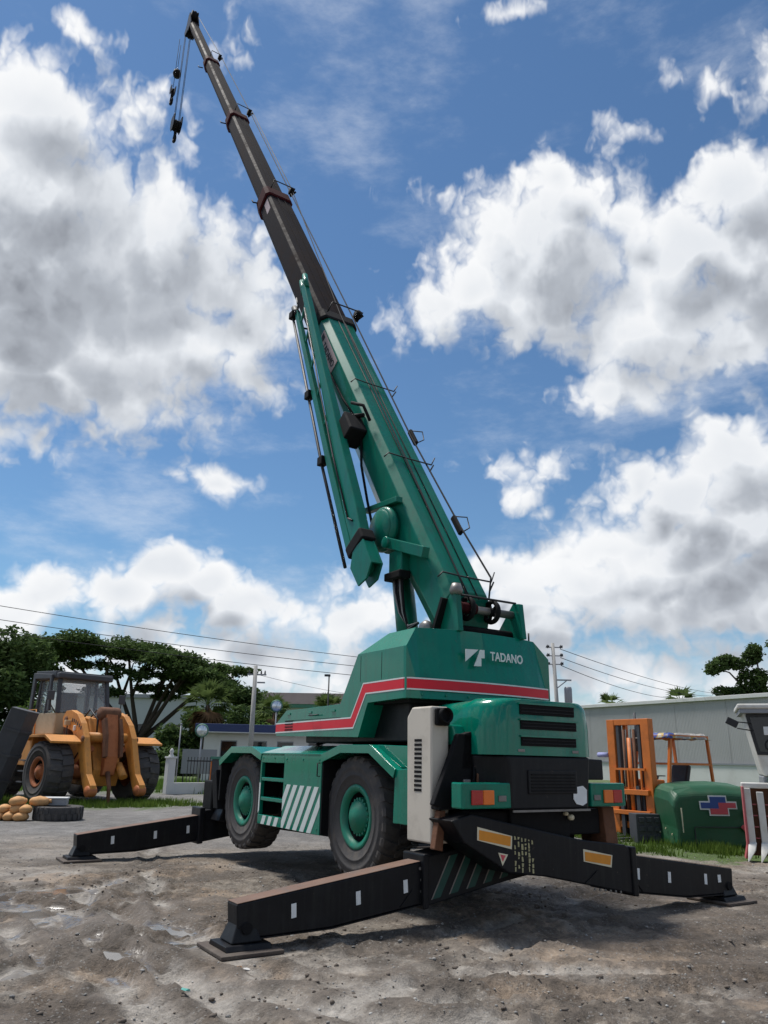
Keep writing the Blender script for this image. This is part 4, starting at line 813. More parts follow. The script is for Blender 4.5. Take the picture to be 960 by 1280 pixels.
for s in (-1, 1):
    MB().box(-.2, -.1, s * .25 - .05, s * .25 + .05, .2, 2.66).build('rear_rail', M['forkorange'], fk, .008)
    MB().tube([(.04, s * .08, .4), (.05, s * .10, 1.4), (.03, s * .07, 2.5)], .018, 6).build('mast_hose', M['seat'], fk)
    MB().bar((-.2, s * .42, .6), (-.7, s * .42, .8), .08, .08).build('tilt_cylinder', M['forkorange'], fk)
    MB().box(-.75, -.12, s * .60 - .12, s * .60 + .12, .70, .82).build('front_fender', M['forkorange'], fk, .02)
for k in range(5): MB().box(.08, .12, -.45 + k * .2, -.41 + k * .2, 1.12, 1.55).build('backrest_bar', M['forkorange'], fk)
MB().box(.08, .12, -.5, .5, 1.55, 1.6).build('backrest_top', M['forkorange'], fk)
MB().box(-.62, -.30, -.45, .45, 1.02, 1.35).build('dashboard', M['forkorange'], fk, .03)
MB().box(-2.62, -2.2, -.5, .5, .35, 1.0).build('counterweight', M['greyblack'], fk, .05)
for z, h in ((2.60, .14), (1.05, .12), (.25, .14)): MB().box(-.10, .06, -.43, .43, z, z + h).build('mast_beam', M['forkorange'], fk, .01)
MB().box(.07, .15, -.58, .58, 1.0, 1.12).box(.07, .15, -.58, .58, .55, .65).build('carriage', M['forkorange'], fk, .01)
MB().prism([(-.25, .3), (-.25, .85), (-.55, 1.12), (-1.2, 1.12), (-1.25, 1.0), (-2.3, 1.1), (-2.55, .9), (-2.5, .35)], -.5, .5).build('body', M['forkorange'], fk, .04)
MB().box(-1.75, -1.2, -.26, .26, 1.06, 1.22).prism([(-1.72, 1.2), (-1.58, 1.2), (-1.75, 1.72), (-1.88, 1.68)], -.26, .26).build('seat', M['seat'], fk, .05)
MB().tube([(-.7, 0, 1.1), (-.9, 0, 1.42)], .03, 8).lathe([(.17, .0), (.19, .012), (.17, .024), (.155, .012), (.17, 0)], 24, 'z', (-.9, 0, 1.42)).build('steering_wheel', M['seat'], fk)
gd = MB(); gd.box(-2.22, -.8, -.56, -.5, 2.33, 2.4).box(-2.22, -.8, .5, .56, 2.33, 2.4)
for k in range(8): gd.box(-2.2 + k * .2 - .025, -2.2 + k * .2 + .025, -.5, .5, 2.34, 2.39)
gd.build('guard_roof', M['forkorange'], fk)
tp_ = bpy.data.materials.new('striped_tarp'); tp_.use_nodes = True; t = tp_.node_tree; tcn = t.nodes.new('ShaderNodeTexCoord')
nv = noise(t, tcn.outputs['Object'], 2.6, 3, .5); rp = t.nodes.new('ShaderNodeValToRGB'); rp.color_ramp.interpolation = 'CONSTANT'; t.links.new(nv, rp.inputs[0])
rp.color_ramp.elements[0].color = (.30, .29, .27, 1); rp.color_ramp.elements[1].position = .62; rp.color_ramp.elements[1].color = (.02, .02, .03, 1)
for ps, cl in ((.42, (.45, .43, .38, 1)), (.5, (.42, .30, .06, 1)), (.55, (.03, .06, .25, 1))): e_ = rp.color_ramp.elements.new(ps); e_.color = cl
t.links.new(rp.outputs[0], t.nodes['Principled BSDF'].inputs['Base Color'])
b = MB(); N_ = 12; vs = []; rr = random.Random(5)
for i in range(N_ + 1):
    for j in range(N_ + 1):
        u, v = i / N_, j / N_; ed = max(abs(u - .5), abs(v - .5)); z = 2.43 + .03 * rr.random() - (.13 if ed > .48 else 0)
        vs.append((-2.28 + 1.57 * u, -.6 + 1.2 * v, z))
b.add(vs, [(i * (N_ + 1) + j, (i + 1) * (N_ + 1) + j, (i + 1) * (N_ + 1) + j + 1, i * (N_ + 1) + j + 1) for i in range(N_) for j in range(N_)], True)
tarp = b.build('tarp', tp_, fk); so = tarp.modifiers.new('S', 'SOLIDIFY'); so.thickness = .012
MB().tube([(-.75, -.45, 2.0), (-.75, -.45, 2.95)], .03, 8).build('exhaust_stack', M['greyblack'], fk)
MB().tube([(.05, -.66, 1.9), (.05, -1.0, 1.9)], .06, 10).build('rolled_cloth', mat('lilac_cloth', (.30, .32, .55), .8), fk)
# scrap wheel by forklift
MB_ = None
sc_ = MB().box(-.3, .3, -.2, .2, 0, .62); 
for k in range(3):
    for j in range(3): sc_.box(-.24 + k * .18, -.12 + k * .18, -.23, -.2, .06 + j * .19, .17 + j * .19)
sc_ = sc_.build('battery_block', M['greyblack'], None, .01); sc_.location = (6.15, 18.7, 0); sc_.rotation_euler = (0, 0, R(6)); tag(sc_, 'black ribbed block on the ground before the forklift mast', 'block')

# ------------------------------------------------------------------ green machine hood with emblem
hd = empty('machine_hood', (6.52, 17.75, 0), R(7)); tag(hd, 'green machine hood with blue and red stepped cross emblem on the grass', 'machine hood')
rings = []
for (y, g0, zt, xin) in ((0, 0, 1.08, 0), (-.03, .02, 1.12, .0), (.25, 0, 1.26, 0), (.8, -.02, 1.33, 0), (1.35, 0, 1.26, .03), (1.5, 0, 1.1, .08)):
    r_ = []
    for (x, z) in ((0, 0), (.02, .35), (-.02, .8), (.02, .95), (.12, 1.04), (.5, 1.08), (1.2, 1.1), (1.75, 1.07), (1.92, .98), (1.98, .8), (1.98, 0)):
        r_.append((x + (xin if x < 1 else -xin), y + (.10 * (1 - z) if y < .1 else 0) * 0 + (.0 if y > .1 else .10 * max(0, z - .55)), z * zt / 1.08))
    rings.append(r_)
MB().loft([rings[0]] + rings[2:], True).build('shell', M['hoodgreen'], hd, .07, 3)
MB().box(.42, 1.97, -.012, .02, .41, .425).build('seam', M['greyblack'], hd)
MB().box(.40, .415, -.012, .02, .02, .41).build('seam', M['greyblack'], hd)
def emb(poly, y, m, name): return MB().prism(poly, y, y + .006).xf(lambda x, yy, z: (x, yy + .093 * max(0, z * 1.0 - .55), z)).build(name, m, hd)
cx_, cz_ = 1.02, .86
def step(x0, x1, z0, z1): return [(cx_ + x0, cz_ + z0), (cx_ + x1, cz_ + z0), (cx_ + x1, cz_ + z1), (cx_ + x0, cz_ + z1)]
emb([(cx_ + a, cz_ + b_) for a, b_ in ((-.44, -.09), (-.235, -.09), (-.235, -.21), (.235, -.21), (.235, -.07), (.44, -.07), (.44, .09), (.215, .09), (.215, .21), (-.215, .21), (-.215, .09), (-.44, .09))], -.014, M['white'], 'emblem_outline')
emb([(cx_ + a, cz_ + b_) for a, b_ in ((-.41, -.06), (.0, -.06), (.0, .06), (.185, .06), (.185, .18), (-.185, .18), (-.185, .06), (-.41, .06))], -.022, M['emblue'], 'emblem_blue')
emb([(cx_ + a, cz_ + b_) for a, b_ in ((-.205, -.18), (.205, -.18), (.205, -.045), (.41, -.045), (.41, .06), (.004, .06), (.004, -.063), (-.205, -.063))], -.022, M['emred'], 'emblem_red')
MB().box(1.6, 1.68, -.05, .04, .6, .78).build('lamp', M['lampred'], hd, .02); MB().box(1.7, 1.8, -.03, .04, .66, .74).build('lamp', M['white'], hd, .01)
MB().bar((1.5, -.03, .45), (1.75, -.03, .2), .03, .08).build('red_rag', M['emred'], hd)
MB().box(.13, .15, -.012, .04, .3, .8).build('edge_strip', M['cream'], hd)
for k in range(5): MB().lathe([(.02, -.02), (.02, .0), (0, -.02)], 8, 'x', (-.01, .2 + k * .28, .25 + .1 * (k % 2))).build('rivet', M['cream'], hd)

# ------------------------------------------------------------------ white harvester at the edge
hv = empty('harvester', (7.12, 15.55, 0), R(-22)); tag(hv, 'cream crop harvester with glazed cab and pointed dividers at the photo edge', 'harvester')
MB().prism([(.36, 1.52), (.28, 1.95), (.16, 2.62), (.12, 2.78), (1.9, 2.78), (1.9, 1.52)], .35, 1.7).build('cab', M['offwhite'], hv, .03)
fr = MB().prism([(.295, 1.92), (.165, 2.66), (.175, 2.71), (1.7, 2.71), (1.7, 1.92)], .325, .352).build('window_frame', M['seat'], hv, .008)
MB().prism([(.35, 1.98), (.235, 2.64), (.70, 2.64), (.74, 1.98)], .315, .327).build('pane', M['glassdark'], fr); MB().prism([(.82, 1.98), (.79, 2.62), (1.6, 2.62), (1.6, 1.98)], .315, .327).build('pane', M['glassdark'], fr)
MB().box(.46, .64, .309, .314, 2.30, 2.46).build('sticker', M['white'], fr, .003)
MB().lathe([(.12, 0), (.135, .01), (.12, .02), (.105, .01), (.12, 0)], 20, 'y', (.58, .302, 2.1)).build('hand_wheel', M['iron'], hv)
MB().box(.02, 2.0, .2, 1.8, 2.80, 2.90).build('roof', M['offwhite'], hv, .03); MB().box(.06, 1.95, .22, 1.75, 2.72, 2.795).build('roof_gutter', M['greytrim'], hv)
MB().tube([(.26, .33, 2.52), (-.04, .2, 2.55)], .012, 6).tube([(.26, .33, 2.38), (-.02, .2, 2.42)], .012, 6).build('mirror_arm', M['iron'], hv)
mi = MB().box(-.12, .10, -.02, .03, -.06, .08).build('mirror', M['seat'], hv, .015); mi.location = (-.1, .18, 2.52); mi.rotation_euler = (0, R(28), 0)
MB().box(.35, 1.9, .4, 1.7, .5, 1.52).build('body', M['greytrim'], hv, .02)
MB().box(.42, .62, .25, .36, 1.38, 1.5).build('lamp_bracket', M['hoodgreen'], hv, .02)
for i, (x, h) in enumerate(((.0, 1.30), (.22, 1.24), (.46, 1.32), (.72, 1.26), (.98, 1.3), (1.24, 1.26))):
    MB().prism([(x - .06, .32), (x + .06, .32), (x + .065, h), (x - .055, h)], -.10, .02).build('divider', M['offwhite'], hv, .012)
    MB().loft([[(x - .07, -.14, .34), (x + .07, -.14, .34), (x + .07, .0, .34), (x - .07, .0, .34)], [(x - .10, -.24, .2), (x + .02, -.24, .2), (x + .05, -.08, .2), (x - .08, -.08, .2)], [(x - .13, -.36, .02), (x - .11, -.36, .02), (x - .10, -.34, .03), (x - .12, -.34, .03)]], True, True).build('divider_tip', M['offwhite'], hv, .01)
    if i < 5:
        for k in range(4): MB().box(x + .07, x + .15, -.03, .0, .4 + k * .2, .42 + k * .2).build('tine', M['pinkred'], hv)
MB().prism([(-.16, .05), (-.10, .28), (-.085, 1.33), (-.05, 1.33), (-.06, .3), (-.05, .08)], -.16, .25).build('side_shield', M['pinkred'], hv, .01)
MB().box(-.08, 1.4, -.05, .3, 1.30, 1.40).build('head_beam', M['offwhite'], hv, .02)
MB().box(-.06, 1.4, .06, .2, .1, 1.3).build('head_back', M['rust'], hv)

# ------------------------------------------------------------------ the mobile crane
cn = empty('mobile_crane', CO, R(90) + CRA); tag(cn, 'green rough-terrain mobile crane with raised telescopic boom, standing on outriggers', 'mobile crane')
# --- carrier frame
MB().box(-2.15, 5.3, -.45, .45, .78, 1.35).box(-1.2, 4.6, -.62, .62, 1.0, 1.5).build('chassis', M['blackmatte'], cn, .02)
for x in (0, 3.655):
    MB().tube([(x, -.85, .99), (x, .85, .99)], .15, 14).lathe([(0, -.26), (.2, -.2), (.28, 0), (.2, .2), (0, .26)], 20, 'y', (x, 0, .97)).build('axle', M['blackmatte'], cn)
wp = None
for (x, s, rot, steer) in ((0, 1, .2, 0), (3.655, 1, .5, R(1)), (0, -1, .9, 0), (3.655, -1, .1, R(1))):
    if wp is None:
        wp = empty('wheel'); wp.parent = cn; wheel_parts(wp, .742, .46, .375, 26, .022, M['green_rim'], .13, 20, .09, .20); w_ = wp
    else: w_ = copy_tree(wp, cn)
    w_.location = (x, s * .955, .985); w_.rotation_euler = (0, rot, (0 if s > 0 else math.pi) + steer)
# --- side bodies: skirts and fenders
def strip(pts, y0, y1, th):   # bent plate following a polyline in x,z
    b = MB(); n = len(pts); lo = []
    for i in range(n):
        a = Vector((*pts[max(i - 1, 0)], 0)); c = Vector((*pts[min(i + 1, n - 1)], 0)); d = (c - a).normalized(); lo.append((pts[i][0] - d.y * th * (1 if d.x > 0 else 1), pts[i][1] + d.x * th))
    poly = list(pts) + lo[::-1]
    return b.prism(poly, y0, y1)
for s in (1, -1):
    yo = 1.30 * s; lohi = lambda a, b: (min(a * s, b * s), max(a * s, b * s))
    # skirt panel pieces around the step openings
    y0, y1 = lohi(1.24, 1.30)
    sk = MB().prism([(.69, .71), (1.86, .71), (1.86, 1.74), (.69, 1.74)], y0, y1).box(1.8605, 2.71, y0, y1, 1.60, 1.74).box(2.66, 2.71, y0, y1, .845, 1.5995).box(1.8605, 2.71, y0, y1, .71, .8445)
    skirt = sk.build('skirt_panel', M['green'], cn, .006)
    ya, yb = lohi(.95, 1.235)
    MB().box(1.8, 2.70, *lohi(.93, .96), .75, 1.6).box(1.82, 1.85, ya, yb, .8, 1.6).build('step_recess', M['blackmatte'], cn)
    for z in (1.33, 1.045):
        MB().box(1.862, 2.658, *lohi(1.0, 1.295), z, z + .055).build('step', M['green'], cn, .008)
    # sloping deck between the fenders
    MB().add([(.69, s * 1.3, 1.745), (2.71, s * 1.3, 1.745), (2.75, s * .85, 1.86), (.62, s * .85, 1.86), (.69, s * 1.3, 1.70), (2.71, s * 1.3, 1.70), (2.75, s * .85, 1.82), (.62, s * .85, 1.82)], [(0, 1, 2, 3), (4, 7, 6, 5), (0, 4, 5, 1), (1, 5, 6, 2), (2, 6, 7, 3), (3, 7, 4, 0)]).build('deck_panel', M['green'], cn, .006)
    MB().box(.5, 2.9, *lohi(.3, .86), 1.80, 1.858).build('deck_plate', M['green'], cn, .004)
    # fenders
    ff = [(2.712, 1.665), (3.10, 1.77), (3.95, 1.77), (4.46, 1.55)]
    fr_ = [(-1.09, 1.52), (-.53, 1.79), (.18, 1.79), (.688, 1.665)]
    for pts in (ff, fr_):
        lip = [(p[0], p[1] - .035) for p in pts]
        fd = strip(pts, *lohi(.55, 1.295), .07).build('fender', M['green'], cn, .008)
        strip(lip, *lohi(1.296, 1.312), .105).build('fender_lip', M['green'], fd, .004)
    MB().prism([(-1.06, .99), (-1.09, 1.58), (-1.42, 1.60), (-1.42, .99)], *lohi(1.0, 1.285)).build('rear_side_panel', M['green'], cn, .01)
    MB().prism([(-1.42, 1.605), (-1.10, 1.60), (-.56, 1.83), (-.56, 1.86), (-1.42, 1.84)], *lohi(.55, 1.2)).build('rear_deck', M['green'], cn, .006)
    MB().box(4.42, 4.48, *lohi(.55, 1.28), .95, 1.58).build('front_mudguard', M['blackmatte'], cn, .01)
    MB().box(-.9, 4.5, *lohi(.5, .56), 1.0, 1.8).build('inner_guard', M['blackmatte'], cn)
    # inner wheel-arch sides of the skirt box
    MB().box(.66, .6885, *lohi(.56, 1.29), .72, 1.66).build('arch_wall', M['blackmatte'], cn); MB().box(2.712, 2.74, *lohi(.56, 1.29), .84, 1.66).build('arch_wall', M['blackmatte'], cn)
    # hazard stripes on the skirt
    yq = s * 1.3
    def hz(poly): MB().prism(poly, *lohi(1.3002, 1.3035)).build('hazard_stripe', M['stripe_white'], skirt)
    zt, zb = 1.31, .715; lean = .40; w = .125
    for k in range(6):
        xb_ = .93 + k * .215; 
        p = [(xb_, zb), (xb_ + w, zb), (xb_ + w - lean, zt), (xb_ - lean, zt)]
        # clip to the panel (x between .70 and 1.855)
        def clip(poly, xa, keep):
            out = []
            for i in range(len(poly)):
                a, b = poly[i], poly[(i + 1) % len(poly)]; ia = (a[0] >= xa) == keep; ib = (b[0] >= xa) == keep
                if ia: out.append(a)
                if ia != ib: t_ = (xa - a[0]) / (b[0] - a[0]); out.append((xa, a[1] + t_ * (b[1] - a[1])))
            return out
        p = clip(clip(p, .70, True), 1.855, False)
        if len(p) >= 3: hz(p)
    for k in range(3):
        x0 = 2.02 + k * .22; hz([(x0, .715), (x0 + .12, .715), (x0 + .05, .838), (x0 - .07, .838)])
    hz([(2.664, .9), (2.706, .86), (2.706, 1.3), (2.664, 1.3)])
# deck between, front end
MB().box(2.9, 5.05, -1.1, 1.1, 1.25, 1.6).build('front_deck', M['black'], cn, .02)
MB().box(5.0, 5.45, -1.2, 1.2, .72, 1.25).build('front_bumper', M['blackmatte'], cn, .03)
MB().prism([(4.55, .8), (4.75, .8), (4.95, 1.35), (4.75, 1.45)], .7, 1.25).build('front_bracket', M['blackmatte'], cn, .01)
# --- turntable
MB().lathe([(0, 1.5), (.85, 1.5), (.85, 1.75), (.78, 1.76), (.78, 1.95), (0, 1.95)], 40, 'z', (.55, 0, 0)).build('turntable', M['blackmatte'], cn)
MB().box(-.9, 1.9, -.95, .95, 1.90, 2.40).build('slew_frame', M['black'], cn, .02)
for k in range(5): MB().tube([(1.35 + k * .07, .5, 1.6), (1.4 + k * .06, .95, 1.72 + .04 * (k % 2)), (1.6, .9, 1.88), (1.7, .6, 1.95)], .025, 6).build('hydraulic_hose', M['steel' if k % 2 else 'black'], cn)

# --- superstructure body (lofted across the crane)
def rearx(y): return -1.19 - .12 * (1 - (y / 1.2) ** 2)
SB = []
def sec(y, low, top, inset, zt):
    rx = rearx(y) + inset
    if low: return [(2.43, y, 2.0), (2.46, y, 2.18), (2.11, y, 2.37), (.42, y, 2.395), (-.02 - top * .45, y, zt), (rx + top * .14, y, zt), (rx, y, 2.40), (-.30, y, 2.38), (-.08, y, 1.955)]
    return [(.45, y, 2.0), (.45, y, 2.18), (.44, y, 2.30), (.42, y, 2.395), (-.02 - top * .45, y, zt), (rx + top * .14, y, zt), (rx, y, 2.40), (-.30, y, 2.38), (-.08, y, 1.98)]
SB += [sec(1.2, 1, 0, .07, 3.03), sec(1.195, 1, 0, .02, 3.03), sec(1.0, 1, 1, 0, 3.28), sec(.7, 1, 1, 0, 3.29), sec(.36, 1, 1, 0, 3.30), sec(.355, 0, 1, 0, 3.30), sec(0, 0, 1, 0, 3.30), sec(-.36, 0, 1, 0, 3.30), sec(-.7, 0, 1, 0, 3.30), sec(-1.0, 0, 1, 0, 3.29), sec(-1.195, 0, 0, .02, 3.05), sec(-1.2, 0, 0, .07, 3.05)]
body = MB().loft(SB, True).build('superstructure_body', M['green'], cn, .035, 3)
MB().box(-1.1, -.2, -1.1, 1.1, 2.36, 2.41).build('counterweight_base', M['blackmatte'], cn)
# stripes: side path then rear path
def band_side(z_off, hgt, dy, m, name):
    path = [(2.452, 2.115), (.085, 2.14), (-.215, 2.565), (-1.125, 2.572)]
    def off(i, d):
        a = Vector(path[max(i - 1, 0)]); b = Vector(path[i]); c = Vector(path[min(i + 1, len(path) - 1)])
        d0 = (b - a).normalized() if i else (c - b).normalized(); d1 = (c - b).normalized() if i < len(path) - 1 else d0
        n0 = Vector((d0.y, -d0.x)); n1 = Vector((d1.y, -d1.x)); n_ = (n0 + n1).normalized(); k = d / max(.35, n_.dot(n0)); return b + n_ * k
    lo = [off(i, z_off - hgt / 2) for i in range(4)]; hi = [off(i, z_off + hgt / 2) for i in range(4)]
    vs = []; fs = []
    for i in range(4): vs += [(lo[i].x, 1.198, lo[i].y), (hi[i].x, 1.198, hi[i].y), (lo[i].x, 1.2 + dy, lo[i].y), (hi[i].x, 1.2 + dy, hi[i].y)]
    for i in range(3):
        o = i * 4; fs += [(o + 2, o + 3, o + 7, o + 6), (o, o + 2, o + 6, o + 4), (o + 3, o + 1, o + 5, o + 7)]
    MB().add(vs, fs).build(name, m, body)
    # rear
    vs = []; fs = []; ys = [1.13] + [1.1 - .2 * i for i in range(12)] + [-1.13]
    zc = 2.572
    for y in ys:
        x = rearx(y) + (.02 if abs(y) > 1.12 else 0) * 0
        for dz in (-(z_off - hgt / 2), -(z_off + hgt / 2)): vs += [(x - .001, y, zc + dz), (x - .001 - dy, y, zc + dz)]
    for i in range(len(ys) - 1):
        o = i * 4; fs += [(o + 1, o + 3, o + 7, o + 5), (o, o + 1, o + 5, o + 4), (o + 3, o + 2, o + 6, o + 7)]
    MB().add(vs, fs).build(name, m, body)
    # rounded left corner link
    cvs = [(-1.125, 1.2 + dy), (-1.17, 1.185 + dy), (-1.2 - dy, 1.16 + .002), (rearx(1.13) - .001 - dy, 1.13)]
    vs = []; fs = []
    for (x, y) in cvs:
        for dz in (-(z_off - hgt / 2), -(z_off + hgt / 2)): vs.append((x, y, zc + dz))
    for i in range(3): fs.append((2 * i, 2 * i + 1, 2 * i + 3, 2 * i + 2))
    MB().add(vs, fs).build(name, m, body)
band_side(0, .112, .003, M['red'], 'red_stripe')
band_side(.066, .017, .004, M['white'], 'white_stripe'); band_side(-.066, .017, .004, M['white'], 'white_stripe')
for k in range(4): MB().box(1.85, 2.12, 1.2045, 1.207, 2.075 + k * .042, 2.092 + k * .042).build('vent_slot', M['blackmatte'], body)
# logo and lettering on the rear
def rp_(y, z, d=.003): return (rearx(y) - d, y, z)
def rear_poly(pts, name, m): n = len(pts); MB().add([rp_(y, z, .006) for y, z in pts] + [rp_(y, z, -.004) for y, z in pts], [tuple(range(n))] + [(i, (i + 1) % n, n + (i + 1) % n, n + i) for i in range(n)]).build(name, m, body)
rear_poly([(.375, 3.045), (.175, 3.052), (.375, 2.89)], 'logo_mark', M['white'])
rear_poly([(.145, 3.053), (.075, 3.055), (.075, 2.95), (.130, 2.948), (.130, 2.845), (.245, 2.84), (.190, 2.95)], 'logo_mark', M['white'])
ang = math.atan2(rearx(-.58) - rearx(-.02), -.56)
text_mesh('lettering', 'TADANO', .155, M['white'], body, frame_mat((rearx(-.02) - .006, -.02, 2.935), (rearx(-.58) - rearx(-.02), -.56, 0), (0, 0, 1)), .003, .0035, sx=.86)
MB().tube([(-1.0, -1.0, 3.28), (-1.0, -1.0, 3.42)], .012, 6).build('antenna_stub', M['iron'], cn)
# operator cab on the far side
cab = MB().prism([(.55, 2.0), (2.3, 2.0), (2.42, 2.5), (2.1, 3.2), (.6, 3.24)], -1.22, -.5).build('operator_cab', M['green'], cn, .04)
MB().prism([(2.34, 2.35), (2.425, 2.5), (2.14, 3.1), (2.1, 3.1)], -1.15, -.57).build('windscreen', M['glassdark'], cab); MB().prism([(.8, 2.5), (2.25, 2.5), (2.0, 3.1), (.8, 3.12)], -1.235, -1.222).build('side_window', M['glassdark'], cab); MB().prism([(.8, 2.5), (2.25, 2.5), (2.0, 3.1), (.8, 3.12)], -.498, -.485).build('side_window', M['glassdark'], cab)

# --- engine hood at the rear
def hsec(x, w, z0, z1, wt): return [(x, w, z0), (x, w, (z0 + z1) / 2), (x, wt, z1), (x, -wt, z1), (x, -w, (z0 + z1) / 2), (x, -w, z0)]
def hsec2(x, w, wt, dz):
    z0, z1 = 1.765, 2.385 - dz; r = .10
    left = [(w, z0), (w, z0 + .30)] + [(wt - r * (1 - math.cos(R(a))) + (w - wt) * (1 - math.sin(R(a))) * .6, z1 - r * (1 - math.sin(R(a)))) for a in (0, 22, 45, 67, 90)]
    return [(x, y, z) for y, z in left] + [(x, -y, z) for y, z in left[::-1]]
hs = [hsec2(-1.25, .86, .80, .045), hsec2(-1.86, .86, .80, .02)]
for k in range(1, 10):
    a_ = R(k * 9.2); hs.append(hsec2(-1.86 - .45 * math.sin(a_), .58 + .28 * math.cos(a_) ** .9, .50 + .30 * math.cos(a_) ** .9, .012 * k / 9))
hs.append(hsec2(-2.32, .585, .49, .015))
hood = MB().loft(hs, True).build('engine_hood', M['green'], cn, auto=33)
for (z0, z1, yl, yr) in ((2.205, 2.315, .43, -.42), (2.045, 2.14, .425, -.445), (1.865, 1.96, .42, -.43)):
    gs = MB().box(-2.335, -2.30, yr, yl, z0, z1).build('louvre_slot', M['blackmatte'], hood)
    for k in range(2): MB().box(-2.345, -2.3355, yr + .012, yl - .012, z0 + .028 + k * .036, z0 + .036 + k * .036).build('louvre_blade', M['black'], gs)
    MB().box(-2.352, -2.3225, yr - .02, yl + .02, z1 + .001, z1 + .018).build('louvre_frame', M['green'], hood)
tail = MB().loft([[(-1.3, .80, 1.2), (-1.3, .86, 1.755), (-1.3, -.86, 1.755), (-1.3, -.80, 1.2)], [(-2.0, .78, 1.2), (-2.0, .85, 1.755), (-2.0, -.85, 1.755), (-2.0, -.78, 1.2)], [(-2.31, .56, 1.2), (-2.31, .60, 1.755), (-2.31, -.66, 1.755), (-2.31, -.60, 1.2)]], True).build('tail_panel', M['black'], cn, .02)
MB().box(-2.325, -2.309, -.42, .33, 1.36, 1.61).build('grille_frame', M['black'], tail, .008)
for k in range(6): MB().box(-2.333, -2.3255, -.38, .29, 1.385 + k * .034, 1.400 + k * .034).build('grille_bar', M['blackmatte'], tail)
MB().box(-2.33, -2.312, -.61, .57, 1.175, 1.197).build('tail_edge', M['steel'], tail)
MB().prism([(-.36, 1.30), (-.40, 1.25), (-.50, 1.23), (-.57, 1.26), (-.58, 1.40), (-.52, 1.445), (-.40, 1.43), (-.36, 1.38)], -2.318, -2.3125, 'x').build('sticker', M['marker'], tail)
for (ya, yb, nm) in ((.565, 1.25, 1), (-1.25, -.665, -1)):
    lb = MB().box(-2.30, -2.12, ya, yb, 1.215, 1.475).build('lamp_bar', M['green'], cn, .015)
    yo = 1.13 if nm > 0 else -1.17
    MB().box(-2.325, -2.301, *sorted((yo, yo - nm * .15)), 1.255, 1.40).build('red_lamp', M['lampred'], lb, .008)
    MB().box(-2.325, -2.301, *sorted((yo - nm * .155, yo - nm * .305)), 1.255, 1.40).build('orange_lamp', M['lamporange'], lb, .008)
    yc = .70 if nm > 0 else -.76
    MB().box(-2.312, -2.301, yc - .055, yc + .055, 1.285, 1.345).build('reflector', M['steel'], lb, .006)
# dark chassis work round the hood
MB().prism([(1.03, 1.98), (.80, 1.98), (.62, 1.5), (.62, 1.2), (1.24, 1.2), (1.38, 1.24)], -1.98, -1.90, 'x').build('rear_bracket', M['blackmatte'], cn, .015)
MB().prism([(.95, 1.98), (.80, 2.02), (.80, 1.6), (1.0, 1.6)], -1.98, -1.3, 'x').build('engine_side', M['blackmatte'], cn, .01)
MB().prism([(-.66, 1.9), (-.70, 2.0), (-.95, 1.75), (-1.25, 1.74), (-1.25, 1.5), (-.7, 1.5)], -1.98, -1.5, 'x').build('rear_tank', M['black'], cn, .015)
MB().box(-1.7, -1.3, -1.28, -.9, 1.74, 1.95).build('tool_box', M['black'], cn, .015)
MB().prism([(1.34, .80), (1.27, 1.18), (1.19, 1.18), (1.23, .78)], -1.95, -1.86, 'x').build('rusty_stop_block', M['rust'], cn, .01)
MB().prism([(-1.05, .75), (-1.0, 1.2), (-1.2, 1.2), (-1.25, .72)], -2.15, -1.75, 'x').build('rusty_stop_block', M['rust'], cn, .01)
MB().box(-1.98, -1.5, .3, 1.30, 1.19, 1.23).build('rear_step_plate', M['blackmatte'], cn, .008)
MB().box(-2.1, -1.3, -1.0, 1.0, .9, 1.18).build('rear_crossmember', M['blackmatte'], cn, .02)
for y in (-.12, -.3): MB().tube([(-2.1, y, 1.15), (-2.14, y + .01, .9), (-2.1, y + .05, .8)], .018, 6).build('hose', M['blackmatte'], cn)
MB().lathe([(0, -.03), (.03, -.025), (.035, .02), (0, .02)], 12, 'x', (-2.2, -.42, 1.1)).lathe([(0, -.03), (.02, -.025), (.025, .02), (0, .02)], 12, 'x', (-2.18, -.36, 1.14)).build('coupling', M['cream'], cn)
# muffler guard
mg_ = MB().prism([(-1.38, .84), (-1.36, 2.16), (-1.46, 2.27), (-1.84, 2.27), (-1.84, .84)], 1.06, 1.305).build('muffler_guard', M['beige'], cn, .02)
for k in range(12): MB().box(-1.66, -1.52, 1.3055, 1.3085, 1.36 + k * .048, 1.388 + k * .048).build('vent_slot', M['blackmatte'], mg_)
MB().lathe([(.085, 0), (.085, -.14), (.07, -.14), (.07, 0)], 20, 'x', (-1.82, 1.17, 2.17)).build('exhaust_outlet', M['blackmatte'], mg_)
MB().box(-1.9, -1.845, 1.08, 1.27, 2.06, 2.25).build('soot_plate', M['blackmatte'], mg_, .02)
MB().prism([(-1.3, 1.86), (-1.3, 2.1), (-1.85, 2.08), (-1.95, 1.86)], .865, 1.03).build('intake_cover', M['green'], cn, .02)

